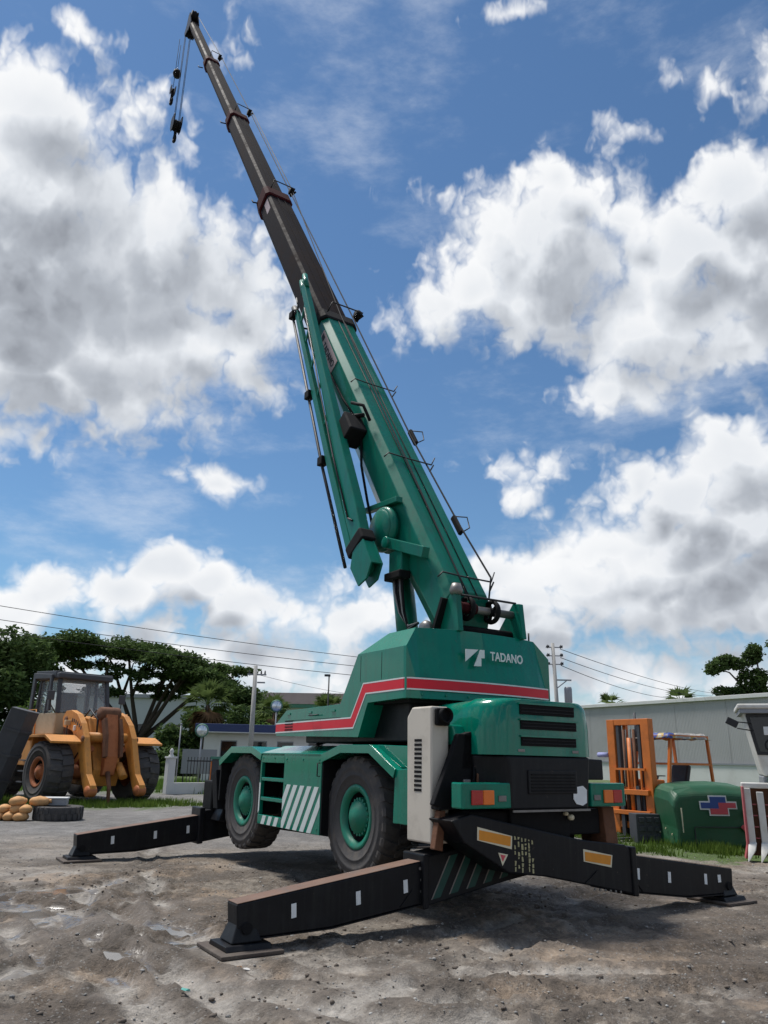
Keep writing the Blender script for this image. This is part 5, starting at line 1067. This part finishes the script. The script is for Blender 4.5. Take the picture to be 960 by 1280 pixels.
# --- X-type outriggers
def outrigger(xa, xb, s, name_beam='outrigger_beam', striped=False, nmark=3):
    """box + beam; s=+1: pad on the left side"""
    P = lambda pts: [(y * s, z) for y, z in pts]
    beam = MB().prism(P([(1.0, .30), (1.30, .265), (2.44, .13), (3.17, .115), (3.40, .20), (3.42, .40), (1.30, .672), (1.0, .71)]), xa + .03, xb - .03, 'x').build('outrigger_beam', M['black'], cn, .012)
    MB().prism(P([(3.415, .4035), (3.415, .408), (1.32, .677), (1.32, .6725)]), xa + .035, xb - .035, 'x').build('rusty_top_plate', M['rustytop'], beam)
    MB().prism(P([(1.30, .255), (2.44, .118), (3.17, .102), (3.17, .114), (2.44, .129), (1.30, .264)]), xa + .015, xb - .015, 'x').build('flange', M['black'], beam)
    for (y, z) in ((1.56, .44), (2.13, .37), (2.84, .31))[:nmark]:
        MB().prism(P([(y - .03, z - .058), (y + .022, z - .065), (y + .03, z + .058), (y - .022, z + .065)]), xa + .0245, xa + .0295, 'x').build('white_marker', M['marker'], beam)
    for (y, z) in ((1.36, .38), (1.38, .60), (1.36, .49)):
        MB().lathe([(.016, 0), (.016, -.012), (0, -.013)], 8, 'x', (xa + .03, y * s, z), False).build('bolt', M['steel'], beam)
    MB().bar((xa + .026, 1.62 * s, .25), (xa + .026, 1.47 * s, .40), .012, .012).build('weld_rib', M['black'], beam)
    xc = (xa + xb) / 2; yc = 3.31 * s
    jk = MB().loft([[(xc + a * .10, yc + b * .08, .26) for a, b in ((-1, -1), (1, -1), (1, 1), (-1, 1))], [(xc + a * .15, yc + b * .15, .085) for a, b in ((-1, -1), (1, -1), (1, 1), (-1, 1))]], True).build('jack_foot', M['black'], cn, .012)
    MB().tube([(xc - .15, yc, .2), (xc + .15, yc, .2)], .05, 12).build('pivot_pin', M['blackmatte'], jk)
    MB().prism([(xc - .22, .037), (xc + .22, .037), (xc + .19, .08), (xc - .19, .08)], yc - .22, yc + .22, 'y').build('pad_tray', M['black'], jk, .006)
    MB().box(xc - .32, xc + .32, yc - .30, yc + .30, .003, .036).build('float_pad', M['padsteel'], jk, .008)
def obox(xa, xb, s, poly, name, m=None): return MB().prism([(y * s, z) for y, z in poly], xa, xb, 'x').build(name, m or M['black'], cn, .015)
# rear pair
outrigger(-1.77, -1.47, 1); outrigger(-2.17, -1.85, -1, nmark=3)
rb = obox(-1.78, -1.42, 1, [(1.34, .235), (1.34, .72), (1.05, .76), (-.6, 1.02), (-.9, 1.02), (-.9, .56), (.25, .41)], 'outrigger_box', M['black'])
def slant(y0, w, m, name, proud): MB().prism([(y0, .285 + (1.34 - y0) * .16), (y0 - w, .285 + (1.34 - y0 + w) * .16), (y0 - w - .24, .70 + (1.34 - y0 + w) * .15), (y0 - .24, .70 + (1.34 - y0) * .15)], -1.78 - proud, -1.7795, 'x').build(name, m, rb)
for k in range(6):
    slant(1.24 - k * .235, .10, M['darkgreen'], 'green_stripe', .003); slant(1.262 - k * .235, .018, M['steel'], 'pale_line', .004)
obox(-1.80, -1.40, 1, [(1.30, .22), (1.37, .21), (1.37, .74), (1.30, .745)], 'box_collar')
rb2 = obox(-2.215, -1.80, -1, [(1.40, .235), (1.40, .72), (1.28, .78), (.55, .86), (-.2, 1.0), (-1.05, 1.16), (-1.32, 1.10), (-1.15, .88), (-.55, .565), (.0, .50)], 'outrigger_box')
obox(-2.235, -1.80, -1, [(1.36, .22), (1.45, .21), (1.45, .755), (1.36, .755)], 'box_collar')
def quad_on_box(pts, d, m, name): MB().prism(pts, -2.2155 - d, -2.2152, 'x').build(name, m, rb2)
def refl(pts):
    quad_on_box(pts, .004, M['cream'], 'reflector_border'); c = [sum(p[0] for p in pts) / 4, sum(p[1] for p in pts) / 4]
    quad_on_box([(c[0] + (p[0] - c[0]) * .91, c[1] + (p[1] - c[1]) * .74) for p in pts], .007, M['reflorange'], 'reflector_plate')
refl([(.98, 1.035), (.50, .93), (.51, .80), (.985, .905)]); refl([(-.57, .76), (-1.045, .675), (-1.02, .545), (-.57, .63)])
quad_on_box([(.70, .775), (.565, .75), (.645, .645)], .004, M['cream'], 'warning_triangle'); quad_on_box([(.675, .757), (.60, .742), (.643, .685)], .006, M['emred'], 'warning_triangle')
rr = random.Random(9)
for k in range(6):      # faint stencilled specification lines (not legible in the photograph)
    y = .47 - k * .05; z = .93 - k * .01; 
    while z > .60 - k * .004:
        hgt = rr.uniform(.018, .06)
        if rr.random() < .8: quad_on_box([(y, z), (y - rr.uniform(.012, .03), z - .004), (y - rr.uniform(.012, .03), z - hgt), (y, z - hgt)], .003, M['specyellow'], 'stencil_mark')
        z -= hgt + rr.uniform(.006, .02)
for k in range(6): MB().lathe([(.014, 0), (.014, -.012), (0, -.013)], 8, 'x', (-2.2155, -.72 - k * .085, .335 - k * .011), False).build('bolt', M['steel'], rb2)
MB().bar((-2.22, -.58, .40), (-2.22, -.78, .52), .012, .014).build('weld_rib', M['black'], rb2)
for (y, z) in ((-3.12, .30),): MB().box(-2.146, -2.1405, y - .03, y + .03, z - .045, z + .045).build('white_marker', M['marker'], rb2)
# front pair
outrigger(5.03, 5.36, 1); outrigger(4.66, 4.98, -1)
obox(5.0, 5.40, 1, [(1.36, .225), (1.36, .745), (.6, .83), (-1.0, 1.05), (-1.2, .6), (.2, .40)], 'outrigger_box')
obox(4.60, 4.99, -1, [(1.36, .225), (1.36, .745), (.6, .83), (-1.0, 1.05), (-1.2, .6), (.2, .40)], 'outrigger_box')
obox(4.97, 5.42, 1, [(1.30, .21), (1.40, .20), (1.40, .80), (1.30, .80)], 'box_collar')

# --- boom
BE = R(57.3); BP = Vector((-1.1, 0, 3.6)); BB = Vector((math.cos(BE), 0, math.sin(BE))); BN = Vector((-math.sin(BE), 0, math.cos(BE)))
def bo(s, y, n): v = BP + BB * s + BN * n; return (v.x, y, v.z)
def bsec(s, w, top, h, ct, cb_):
    a, b = w / 2, top - h
    return [bo(s, a - ct, top), bo(s, a, top - ct), bo(s, a, b + cb_ * 1.5), bo(s, a - cb_, b), bo(s, -a + cb_, b), bo(s, -a, b + cb_ * 1.5), bo(s, -a, top - ct), bo(s, -a + ct, top)]
def section(name, s0, s1, w, top, h, m, ct=.05, cb_=.14):
    return MB().loft([bsec(s0, w, top, h, ct, cb_), bsec(s1, w, top, h, ct, cb_)], True).build(name, m, cn, .01)
def bslant():
    r_ = bsec(0, .80, .02, .62, .11, .14); out = []
    for (x, y, z) in r_:
        n_ = (Vector((x, y, z)) - BP).dot(BN); out.append(bo(.32 + .95 * (n_ - .02), y, n_))
    return out
s1_ = MB().loft([bslant(), bsec(.6, .80, .02, .70, .11, .16), bsec(1.6, .80, .02, .80, .11, .18), bsec(8.15, .80, .02, .80, .11, .18)], True).build('boom_section', M['green_boom'], cn, .012)
secs = [s1_]
D = [(7.6, 15.15, .70, -.035, .68), (14.6, 22.4, .60, -.075, .56), (21.8, 30.0, .50, -.11, .46), (29.4, 37.3, .41, -.14, .38)]
for (a, b_, w, tp__, h) in D: secs.append(section('boom_section', a, b_, w, tp__, h, M['boomgrey'], .06, .12))
def collar(sec, s0, s1, w, top, h, m, e=.05):
    MB().loft([bsec(s0, w + e, top + e / 2, h + e, .08, .15), bsec(s0 + .06, w + 2 * e, top + e, h + 2 * e, .08, .15), bsec(s1, w + 2 * e, top + e, h + 2 * e, .08, .15)], True).build('collar', m, sec, .01)
collar(secs[0], 7.85, 8.17, .80, .02, .80, M['blackmatte'], .03)
collar(secs[1], 14.7, 15.2, .70, -.035, .68, M['darkred']); collar(secs[2], 22.0, 22.45, .60, -.075, .56, M['darkred']); collar(secs[3], 29.6, 30.05, .50, -.11, .46, M['darkred'])
for sc__, s0, w, tp__ in ((secs[0], 8.1, .8, .05), (secs[1], 15.1, .7, .02), (secs[2], 22.35, .6, -.02), (secs[3], 29.95, .5, -.06)):
    MB().lathe([(0, -.05), (.10, -.05), (.11, 0), (.10, .05), (0, .05)], 14, 'y', bo(s0, -w / 2 + .02, tp__ + .14)).build('rope_roller', M['blackmatte'], sc__)
    MB().tube([bo(s0, -w / 2, tp__), bo(s0, -w / 2 - .1, tp__ + .18)], .03, 6).tube([bo(s0, w / 2, tp__ - .5), bo(s0 + .05, w / 2 + .16, tp__ - .55), bo(s0 + .2, w / 2 + .16, tp__ - .55)], .02, 6).build('guide_lug', M['blackmatte'], sc__)
    MB().tube([bo(s0 - .1, -w / 2, tp__ + .03), bo(s0 - .1, -w / 2 - .02, tp__ + .26), bo(s0 - .1, w / 2 - .1, tp__ + .26), bo(s0 - .1, w / 2 - .1, tp__ + .03)], .016, 6).build('rope_guard', M['iron'], sc__)
# stickers on the second section, plate on the base section
MB().add([bo(14.05, .353, -.16), bo(14.6, .353, -.13), bo(14.6, .353, -.33), bo(14.05, .353, -.36)], [(0, 1, 2, 3)]).build('sticker', M['pink'], secs[1], fixn=False)
pl = MB().add([bo(6.35, .403, -.13), bo(7.5, .403, -.11), bo(7.5, .403, -.44), bo(6.35, .403, -.46), bo(6.35, .412, -.13), bo(7.5, .412, -.11), bo(7.5, .412, -.44), bo(6.35, .412, -.46)], [(0, 1, 2, 3), (4, 7, 6, 5), (0, 4, 5, 1), (1, 5, 6, 2), (2, 6, 7, 3), (3, 7, 4, 0)]).build('name_plate', M['pink'], secs[0])
Mx = frame_mat(bo(7.22, .416, -.34), tuple(-BB), tuple(BN)); text_mesh('lettering', 'TADANO', .19, M['black'], pl, Mx, .002, .003, sx=.95)
MB().add([bo(7.46, .414, -.16), bo(7.30, .414, -.16), bo(7.30, .414, -.26), bo(7.40, .414, -.40), bo(7.34, .414, -.40), bo(7.46, .414, -.24)], [(0, 1, 2, 3, 4, 5)]).build('logo_mark', M['black'], pl, fixn=False)
# longitudinal ribs and lines on top of the base section
for y in (-.10, .06): MB().tube([bo(.2, y, .028), bo(8.0, y, .028)], .009, 6).build('rope_run', M['rope'], secs[0])
for (sa, sb, w, tp__, sec_) in ((8.2, 14.7, .7, -.035, 1), (15.3, 22.0, .6, -.075, 2), (22.5, 29.6, .5, -.11, 3), (30.1, 37.0, .41, -.14, 4)):
    for y in (-.12, .08): MB().bar(bo(sa, y * w / .7, tp__ + .008), bo(sb, y * w / .7, tp__ + .008), .05, .014, BN).build('slide_rail', M['boomgrey'], secs[sec_])
# rope guide hooks on the back of the boom
for s_ in (5.45, 3.25, .58):
    MB().tube([bo(s_, .42, -.02), bo(s_ + .04, .36, .05), bo(s_, .0, .06), bo(s_ - .02, -.46, .07)], .012, 6).tube([bo(s_ - .02, -.46, .07), bo(s_ + .14, -.56, .12)], .010, 6).tube([bo(s_ - .16, -.40, .02), bo(s_ - .02, -.50, .075)], .012, 6).build('rope_guide', M['iron'], secs[0])
for s_ in (4.02, 1.78):
    MB().box(-.19, .19, -.03, .03, -.05, .05).xf(lambda x, y, z: bo(s_ + x, -.40 + y, .03 + z)).build('rope_guide_box', M['blackmatte'], secs[0], .02)
    MB().tube([bo(s_ + .18, -.42, .05), bo(s_ + .16, -.62, .10), bo(s_ - .10, -.55, .10), bo(s_ - .16, -.44, .06)], .010, 6).build('rope_guide', M['iron'], secs[0])
# hoist ropes: winch to boom head
MB().tube([(-.96, -.32, 3.82), bo(.58, -.42, .13), bo(1.78, -.40, .07), bo(4.02, -.34, .05), bo(8.15, -.30, .12), bo(15.15, -.30, .14), bo(22.4, -.30, .16), bo(30, -.28, .13), bo(37.3, -.12, .12)], .014, 6).build('hoist_rope', M['rope'], cn)
MB().tube([(-.98, .08, 3.8), bo(.6, .1, .06), bo(8.15, -.05, .06), bo(15.15, -.34, .20), bo(22.4, -.36, .20)], .012, 6).build('hoist_rope', M['rope'], cn)
# boom head
bh = MB(); 
for y in (-.21, .17):
    pts = [(36.9, -.14), (37.55, .0), (37.95, .05), (38.0, -.12), (37.7, -.5), (37.62, -.86), (37.3, -.92), (37.05, -.60), (36.9, -.5)]
    bh.add([bo(a, y, b_) for a, b_ in pts] + [bo(a, y + .04, b_) for a, b_ in pts], [tuple(range(9)), tuple(range(17, 8, -1))] + [(i, (i + 1) % 9, 9 + (i + 1) % 9, 9 + i) for i in range(9)])
bh.build('boom_head', M['black'], secs[4])
for (a, b_) in ((37.45, -.70), (37.75, -.02)):
    MB().lathe([(0, -.15), (.24, -.15), (.26, -.13), (.22, -.08), (.26, -.03), (.26, .03), (.22, .08), (.26, .13), (.24, .15), (0, .15)], 24, 'y', bo(a, 0, b_)).build('sheave', M['blackmatte'], secs[4])
MB().tube([bo(37.7, 0, -.1), bo(38.15, 0, -.45), bo(38.2, 0, -.75)], .03, 6).lathe([(0, -.1), (.11, -.08), (.11, .08), (0, .1)], 12, 'y', bo(38.2, 0, -.8)).build('auxiliary_sheave', M['blackmatte'], secs[4])
MB().tube([bo(37.9, -.1, .05), bo(38.2, -.1, .1), bo(38.25, .1, .0), bo(37.95, .1, .05)], .02, 6).build('rope_guard', M['iron'], secs[4])
# falls of rope and hook blocks
tip = Vector(bo(37.55, 0, -.86)); xh = tip.x + .12
for (dx, dy, z1) in ((-.10, -.1, 29.6), (.10, -.1, 29.6), (-.10, .12, 29.6), (.10, .12, 29.6)): MB().tube([(xh + dx, dy, tip.z + .15), (xh + dx, dy, z1)], .013, 5).build('rope_fall', M['rope'], cn)
MB().tube([(xh + .55, .25, tip.z + .3), (xh + .55, .25, 32.0)], .013, 5).build('rope_fall', M['rope'], cn)
MB().tube([(xh + .75, .12, tip.z + .2), (xh + .75, .12, 33.3)], .012, 5).lathe([(0, -.2), (.16, -.16), (.2, 0), (.16, .16), (0, .2)], 14, 'z', (xh + .75, .12, 33.1)).build('overwind_weight', M['blackmatte'], cn)
def hookblock(name, label, loc, r, n, w, rz):
    t = empty(name, loc, rz); tag(t, label, 'crane hook')
    for s in (-1, 1): MB().prism([(-r, -r * .2), (-r, r * 1.3), (-r * .6, r * 1.7), (r * .6, r * 1.7), (r, r * 1.3), (r, -r * .2), (r * .4, -r * 1.1), (-r * .4, -r * 1.1)], min(s * w, s * (w + .03)), max(s * w, s * (w + .03))).build('cheek_plate', M['black'], t, .02)
    for k in range(n): y = (k - (n - 1) / 2) * (2 * w / n) * .9; MB().lathe([(0, y - .04), (r * .9, y - .04), (r * .8, y), (r * .9, y + .04), (0, y + .04)], 20).build('sheave', M['blackmatte'], t)
    z0 = -r * 1.1
    MB().tube([(0, 0, z0 + .15), (0, 0, z0 - .12)], .07, 10).tube([(0, 0, z0 - .1), (.05, 0, z0 - .2), (.13, 0, z0 - .32), (.10, 0, z0 - .5), (-.04, 0, z0 - .55), (-.15, 0, z0 - .45), (-.16, 0, z0 - .34)], [.06, .06, .06, .07, .065, .05, .03], 10).build('hook', M['blackmatte'], t)
def hw(x, y, z): return cw(x, y, z)
hookblock('hook_block', 'main black hook block hanging lowest under the boom tip', hw(xh, 0, 29.35), .30, 3, .17, R(90) + CRA)
hookblock('auxiliary_hook', 'smaller black hook hanging above the main hook block', hw(xh + .55, .25, 31.75), .17, 1, .08, R(90) + CRA)
# --- lift cylinder, hoses, reel
cyl = MB().tube([(.34, .1, 3.1), (.585, .1, 4.42)], .165, 24)
lc = cyl.build('lift_cylinder', M['green_boom'], cn)
MB().tube([(.57, .1, 4.34), (.588, .1, 4.44)], .185, 24).build('cylinder_gland', M['green_boom'], lc); MB().tube([(.58, .1, 4.40), (.70, .1, 5.05)], .075, 18).build('piston_rod', M['chrome'], lc)
MB().prism([(.52, 4.75), (.86, 4.8), (1.0, 5.35), (.75, 5.62), (.42, 5.2)], -.25, .30).build('cylinder_mount', M['green_boom'], cn, .03)
rl = MB().lathe([(0, .50), (.30, .50), (.345, .48), (.36, .44), (.36, .40), (.29, .39), (.29, .31), (.36, .30), (.36, .27), (0, .27)], 36, 'y').xf(lambda x, y, z: (x + .53, y + .06, z + 5.05)).build('hose_reel', M['green_boom'], cn)
MB().lathe([(.30, .505), (.27, .53), (.0, .54)], 36, 'y', (.53, .06, 5.05)).build('reel_cover', M['green_boom'], rl)
MB().bar(bo(2.84, .42, -.86), bo(2.22, .46, -.05), .09, .11, (0, 1, 0)).build('jib_support', M['green_boom'], secs[0], .01)
MB().bar(bo(1.74, .52, -.54), bo(1.02, .46, .0), .16, .12, (0, 1, 0)).lathe([(0, -.1), (.09, -.1), (.09, .1), (0, .1)], 16, 'y', bo(1.74, .52, -.54)).build('jib_support', M['green_boom'], secs[0], .01)
MB().box(-.17, .17, -.1, .12, -.35, .0).xf(lambda x, y, z: (x + .12, y + .42, z + 4.62)).build('valve_block', M['green_boom'], cn, .02)
MB().box(-.2, .22, -.05, .15, -.12, .0).xf(lambda x, y, z: (x + .12, y + .44, z + 4.30)).build('hose_clamp', M['blackmatte'], cn, .02)
for k in range(5):
    MB().tube([(.20 - k * .05, .5, 4.3), (.17 - k * .05, .5, 4.0), (.10 - k * .03, .46, 3.7), (-.10, .44, 3.48 - .012 * k), (-.32, .42, 3.50)], .02, 7).build('hydraulic_hose', M['blackmatte'] if k % 3 else M['steel'], cn)
MB().tube([bo(4.2, .42, -.3), bo(3.6, .48, -.52), bo(2.9, .48, -.70), bo(2.4, .50, -.78), bo(2.0, .48, -.72)], .022, 7).build('hydraulic_hose', M['blackmatte'], cn)
MB().tube([bo(6.6, .415, -.44), bo(5.4, .43, -.36), bo(4.5, .45, -.22)], .022, 7).build('hydraulic_hose', M['blackmatte'], cn)
# --- winch on top
for (y, hh) in ((.36, .44), (-.74, .46)):
    MB().prism([(-1.20, 3.29), (-1.15, 3.78), (-1.02, 3.80), (-.70, 3.45), (-.66, 3.29)], y - .04, y + .04).build('winch_post', M['green_boom'], cn, .01)
MB().tube([(-1.0, .34, 3.64), (-1.0, -.72, 3.64)], .055, 14).build('winch_shaft', M['steel'], cn)
MB().tube([(-.95, .34, 3.36), (-.95, -.72, 3.36)], .06, 12).build('lower_drum', M['blackmatte'], cn)
MB().tube([(-1.06, .34, 3.80), (-1.06, -.72, 3.80)], .016, 8).build('tie_bar', M['iron'], cn)
for y in (.10, -.33):
    b = MB().lathe([(.12, -.03), (.16, -.03), (.17, 0), (.16, .03), (.12, .03), (.12, -.03)], 28, 'y', (-1.0, y, 3.64))
    for k in range(5): a = 2 * math.pi * k / 5; b.bar((-1.0, y, 3.64), (-1.0 + .14 * math.cos(a), y, 3.64 + .14 * math.sin(a)), .03, .03, (0, 1, 0))
    b.lathe([(0, -.06), (.06, -.06), (.06, .06), (0, .06)], 14, 'y', (-1.0, y, 3.64)).build('rope_wheel', M['blackmatte'], cn)
MB().tube([(-1.02, .24, 3.64), (-1.02, -.02, 3.64)], .075, 14).build('winch_drum', M['darkred'], cn)
MB().lathe([(0, -.08), (.08, -.06), (.09, .0), (.06, .08), (0, .09)], 14, 'z', (-1.1, .36, 3.85)).build('beacon', M['steel'], cn)
MB().lathe([(0, -.06), (.10, -.06), (.11, 0), (.07, .06), (0, .06)], 16, 'y', (-.62, .52, 3.38)).build('pivot_cap', M['steel'], cn)
MB().bar((-.78, .46, 3.36), (-.95, .44, 3.75), .05, .10, (0, 1, 0)).build('winch_lever', M['blackmatte'], cn)
# --- swing-away jib stowed on the boom's side
JA = (1.75, .84, -.80); JB = (9.0, .58, .0)
def jb(t, dy=0, dn=0, dirn=None):
    s = JA[0] + (JB[0] - JA[0]) * t; return bo(s, JA[1] + (JB[1] - JA[1]) * t + dy, JA[2] + (JB[2] - JA[2]) * t + dn)
def jsec(t, w, h, dn=0): return [jb(t, -w / 2, dn - h / 2), jb(t, w / 2, dn - h / 2), jb(t, w / 2, dn + h / 2), jb(t, -w / 2, dn + h / 2)]
jm = MB().loft([jsec(.01, .17, .30), jsec(.10, .17, .36), jsec(.30, .16, .30), jsec(.55, .14, .21, .02), jsec(1.0, .12, .16, .04)], True).build('jib_beam', M['green_boom'], cn, .015)
ji = MB().loft([jsec(.04, .10, .16, -.30), jsec(.3, .10, .16, -.36), jsec(.96, .09, .11, -.42)], True).build('jib_rail', M['green_boom'], cn, .01)
for t_ in (.20, .32, .44, .56, .68, .80, .90): MB().bar(jb(t_, 0, -.34), jb(t_ + .03, 0, -.08), .035, .035, (0, 1, 0)).build('jib_rung', M['green_boom'], ji)
MB().tube([jb(.02, .03, -.52), jb(.35, .03, -.60), jb(.97, .03, -.58)], .028, 8).build('jib_rod', M['iron'], cn)
for t_ in (.35, .60, .97): MB().box(-.09, .09, -.07, .07, -.08, .08).xf(lambda x, y, z: (lambda p: (p[0] + x, p[1] + y, p[2] + z))(jb(t_, .03, -.55))).build('jib_clamp', M['blackmatte'], ji, .015)
for dn in (.10, -.05): MB().tube([jb(.98, 0, dn), jb(1.04, 0, dn + .03)], .06, 8).build('jib_lug', M['green_boom'], jm)
MB().tube([jb(.95, 0, -.42), jb(1.0, 0, -.50)], .07, 8).tube([jb(.97, 0, -.36), jb(1.02, 0, -.34)], .02, 6).build('jib_lug', M['iron'], ji)
MB().tube([jb(.10, .1, -.08), jb(.3, .1, -.12), jb(.55, .09, -.1), jb(.9, .07, -.04)], .016, 6).tube([jb(.10, .1, -.08), jb(.08, .1, .02)], .016, 6).build('jib_cable', M['iron'], jm)
# jib foot with sheave housing
MB().box(-.10, .12, -.13, .13, -.27, .22).xf(lambda x, y, z: bo(1.92 + x, .83 + y, -.80 + z)).build('jib_foot', M['blackmatte'], jm, .03)
ps = [(1.32, -.60), (1.80, -.60), (1.86, -.90), (1.66, -1.10), (1.26, -1.06), (1.20, -.82)]
b = MB()
for y in (.74, .92): b.add([bo(a, y, n_) for a, n_ in ps] + [bo(a, y + .03, n_) for a, n_ in ps], [tuple(range(6)), tuple(range(11, 5, -1))] + [(i, (i + 1) % 6, 6 + (i + 1) % 6, 6 + i) for i in range(6)])
jt = b.build('jib_head', M['green_boom'], jm, .008)
MB().lathe([(0, -.05), (.17, -.05), (.14, 0), (.17, .05), (0, .05)], 20, 'y', bo(1.52, .845, -.85)).build('sheave', M['green_boom'], jm)
MB().add([bo(1.78, .75, -.63), bo(1.78, .94, -.63), bo(1.33, .94, -.63), bo(1.33, .75, -.63), bo(1.78, .75, -.605), bo(1.78, .94, -.605), bo(1.33, .94, -.605), bo(1.33, .75, -.605)], [(0, 1, 2, 3), (4, 7, 6, 5), (0, 4, 5, 1), (1, 5, 6, 2), (2, 6, 7, 3), (3, 7, 4, 0)]).build('jib_head_web', M['green_boom'], jm)
# bracket between boom and jib
MB().prism([(0, 0), (1, 0), (1, 1), (0, 1)], 0, 1).xf(lambda x, y, z: bo(4.10 + .48 * x, .40 + .34 * y, -.56 + .42 * z)).build('jib_bracket', M['blackmatte'], secs[0], .03)
MB().tube([bo(4.2, .42, .02), bo(4.5, .5, .1), bo(4.7, .62, -.02)], .03, 6).tube([bo(4.45, .42, -.05), bo(4.6, .6, -.25)], .04, 6).build('bracket_pin', M['blackmatte'], secs[0])

# ------------------------------------------------------------------ scraps on the ground
for (x, y, col, s, lab) in ((-1.39, 6.4, (.12, .42, .36), .05, 'tiny teal plastic scrap in the foreground mud'), (-1.13, 7.17, (.55, .25, .08), .04, 'tiny orange scrap beside the near outrigger pad'), (-1.05, 7.1, (.6, .58, .55), .035, 'tiny white scrap beside the near outrigger pad')):
    h, _ = gheight(np.array([x]), np.array([y])); rr = random.Random(int(x * 99)); n = 7
    o = MB().loft([[(s * rr.uniform(.6, 1.2) * math.cos(6.283 * k / n), s * rr.uniform(.4, .9) * math.sin(6.283 * k / n), z + .006 * rr.random()) for k in range(n)] for z in (0, .012)], True).build('plastic_scrap', mat('scrap', col, .5), None)
    o.location = (x, y, float(h[0]) + .01); o.rotation_euler = (.2, .15, rr.uniform(0, 3)); tag(o, lab, 'scrap')

for x in (-.10, -.62): MB().box(x - .004, x + .004, 1.2003, 1.2018, 2.66, 3.0).build('panel_seam', M['blackmatte'], body)
MB().box(.40, 2.1, 1.2003, 1.2018, 2.215, 2.221).build('panel_seam', M['blackmatte'], body)
for x in (.6, 1.3, 2.0): MB().box(x - .05, x + .05, 1.2003, 1.212, 2.30, 2.33).build('hinge', M['green'], body, .003)
for y in (.42, -.42): MB().box(-2.327, -2.3215, y - .05, y + .05, 1.80, 1.83).build('latch', M['steel'], hood, .003)
for (x, z) in ((.76, 1.66), (1.25, 1.66), (1.78, 1.66), (.76, .78), (1.78, 1.30), (2.2, 1.67), (2.62, 1.67)):
    MB().lathe([(.014, 0), (.014, .008), (0, .009)], 8, 'y', (x, 1.3002, z), False).build('bolt', M['green_rim'], cn)
for k in range(7): MB().lathe([(.012, 0), (.012, -.008), (0, -.009)], 8, 'x', (rearx(1.0 - k * .333) - .002, 1.0 - k * .333, 2.45), False).build('bolt', M['green_rim'], body)
MB().tube([(1.0, 1.215, 2.27), (1.0, 1.25, 2.27), (1.25, 1.25, 2.27), (1.25, 1.215, 2.27)], .009, 6).build('grab_handle', M['iron'], body)
MB().tube([(.72, 1.31, 1.45), (.72, 1.35, 1.45), (.72, 1.35, 1.62), (.72, 1.31, 1.62)], .009, 6).build('grab_handle', M['iron'], cn)
for k in range(4): MB().tube([(-1.95, .62 + .06 * k, 1.72), (-2.02, .70 + .05 * k, 1.55), (-2.0, .66 + .07 * k, 1.32), (-1.95, .7 + .04 * k, 1.2)], .016, 6).build('engine_hose', M['blackmatte' if k % 2 else 'rust'], cn)
MB().box(-2.0, -1.93, .88, .98, 1.35, 1.5).build('filter_bracket', M['steel'], cn, .01)
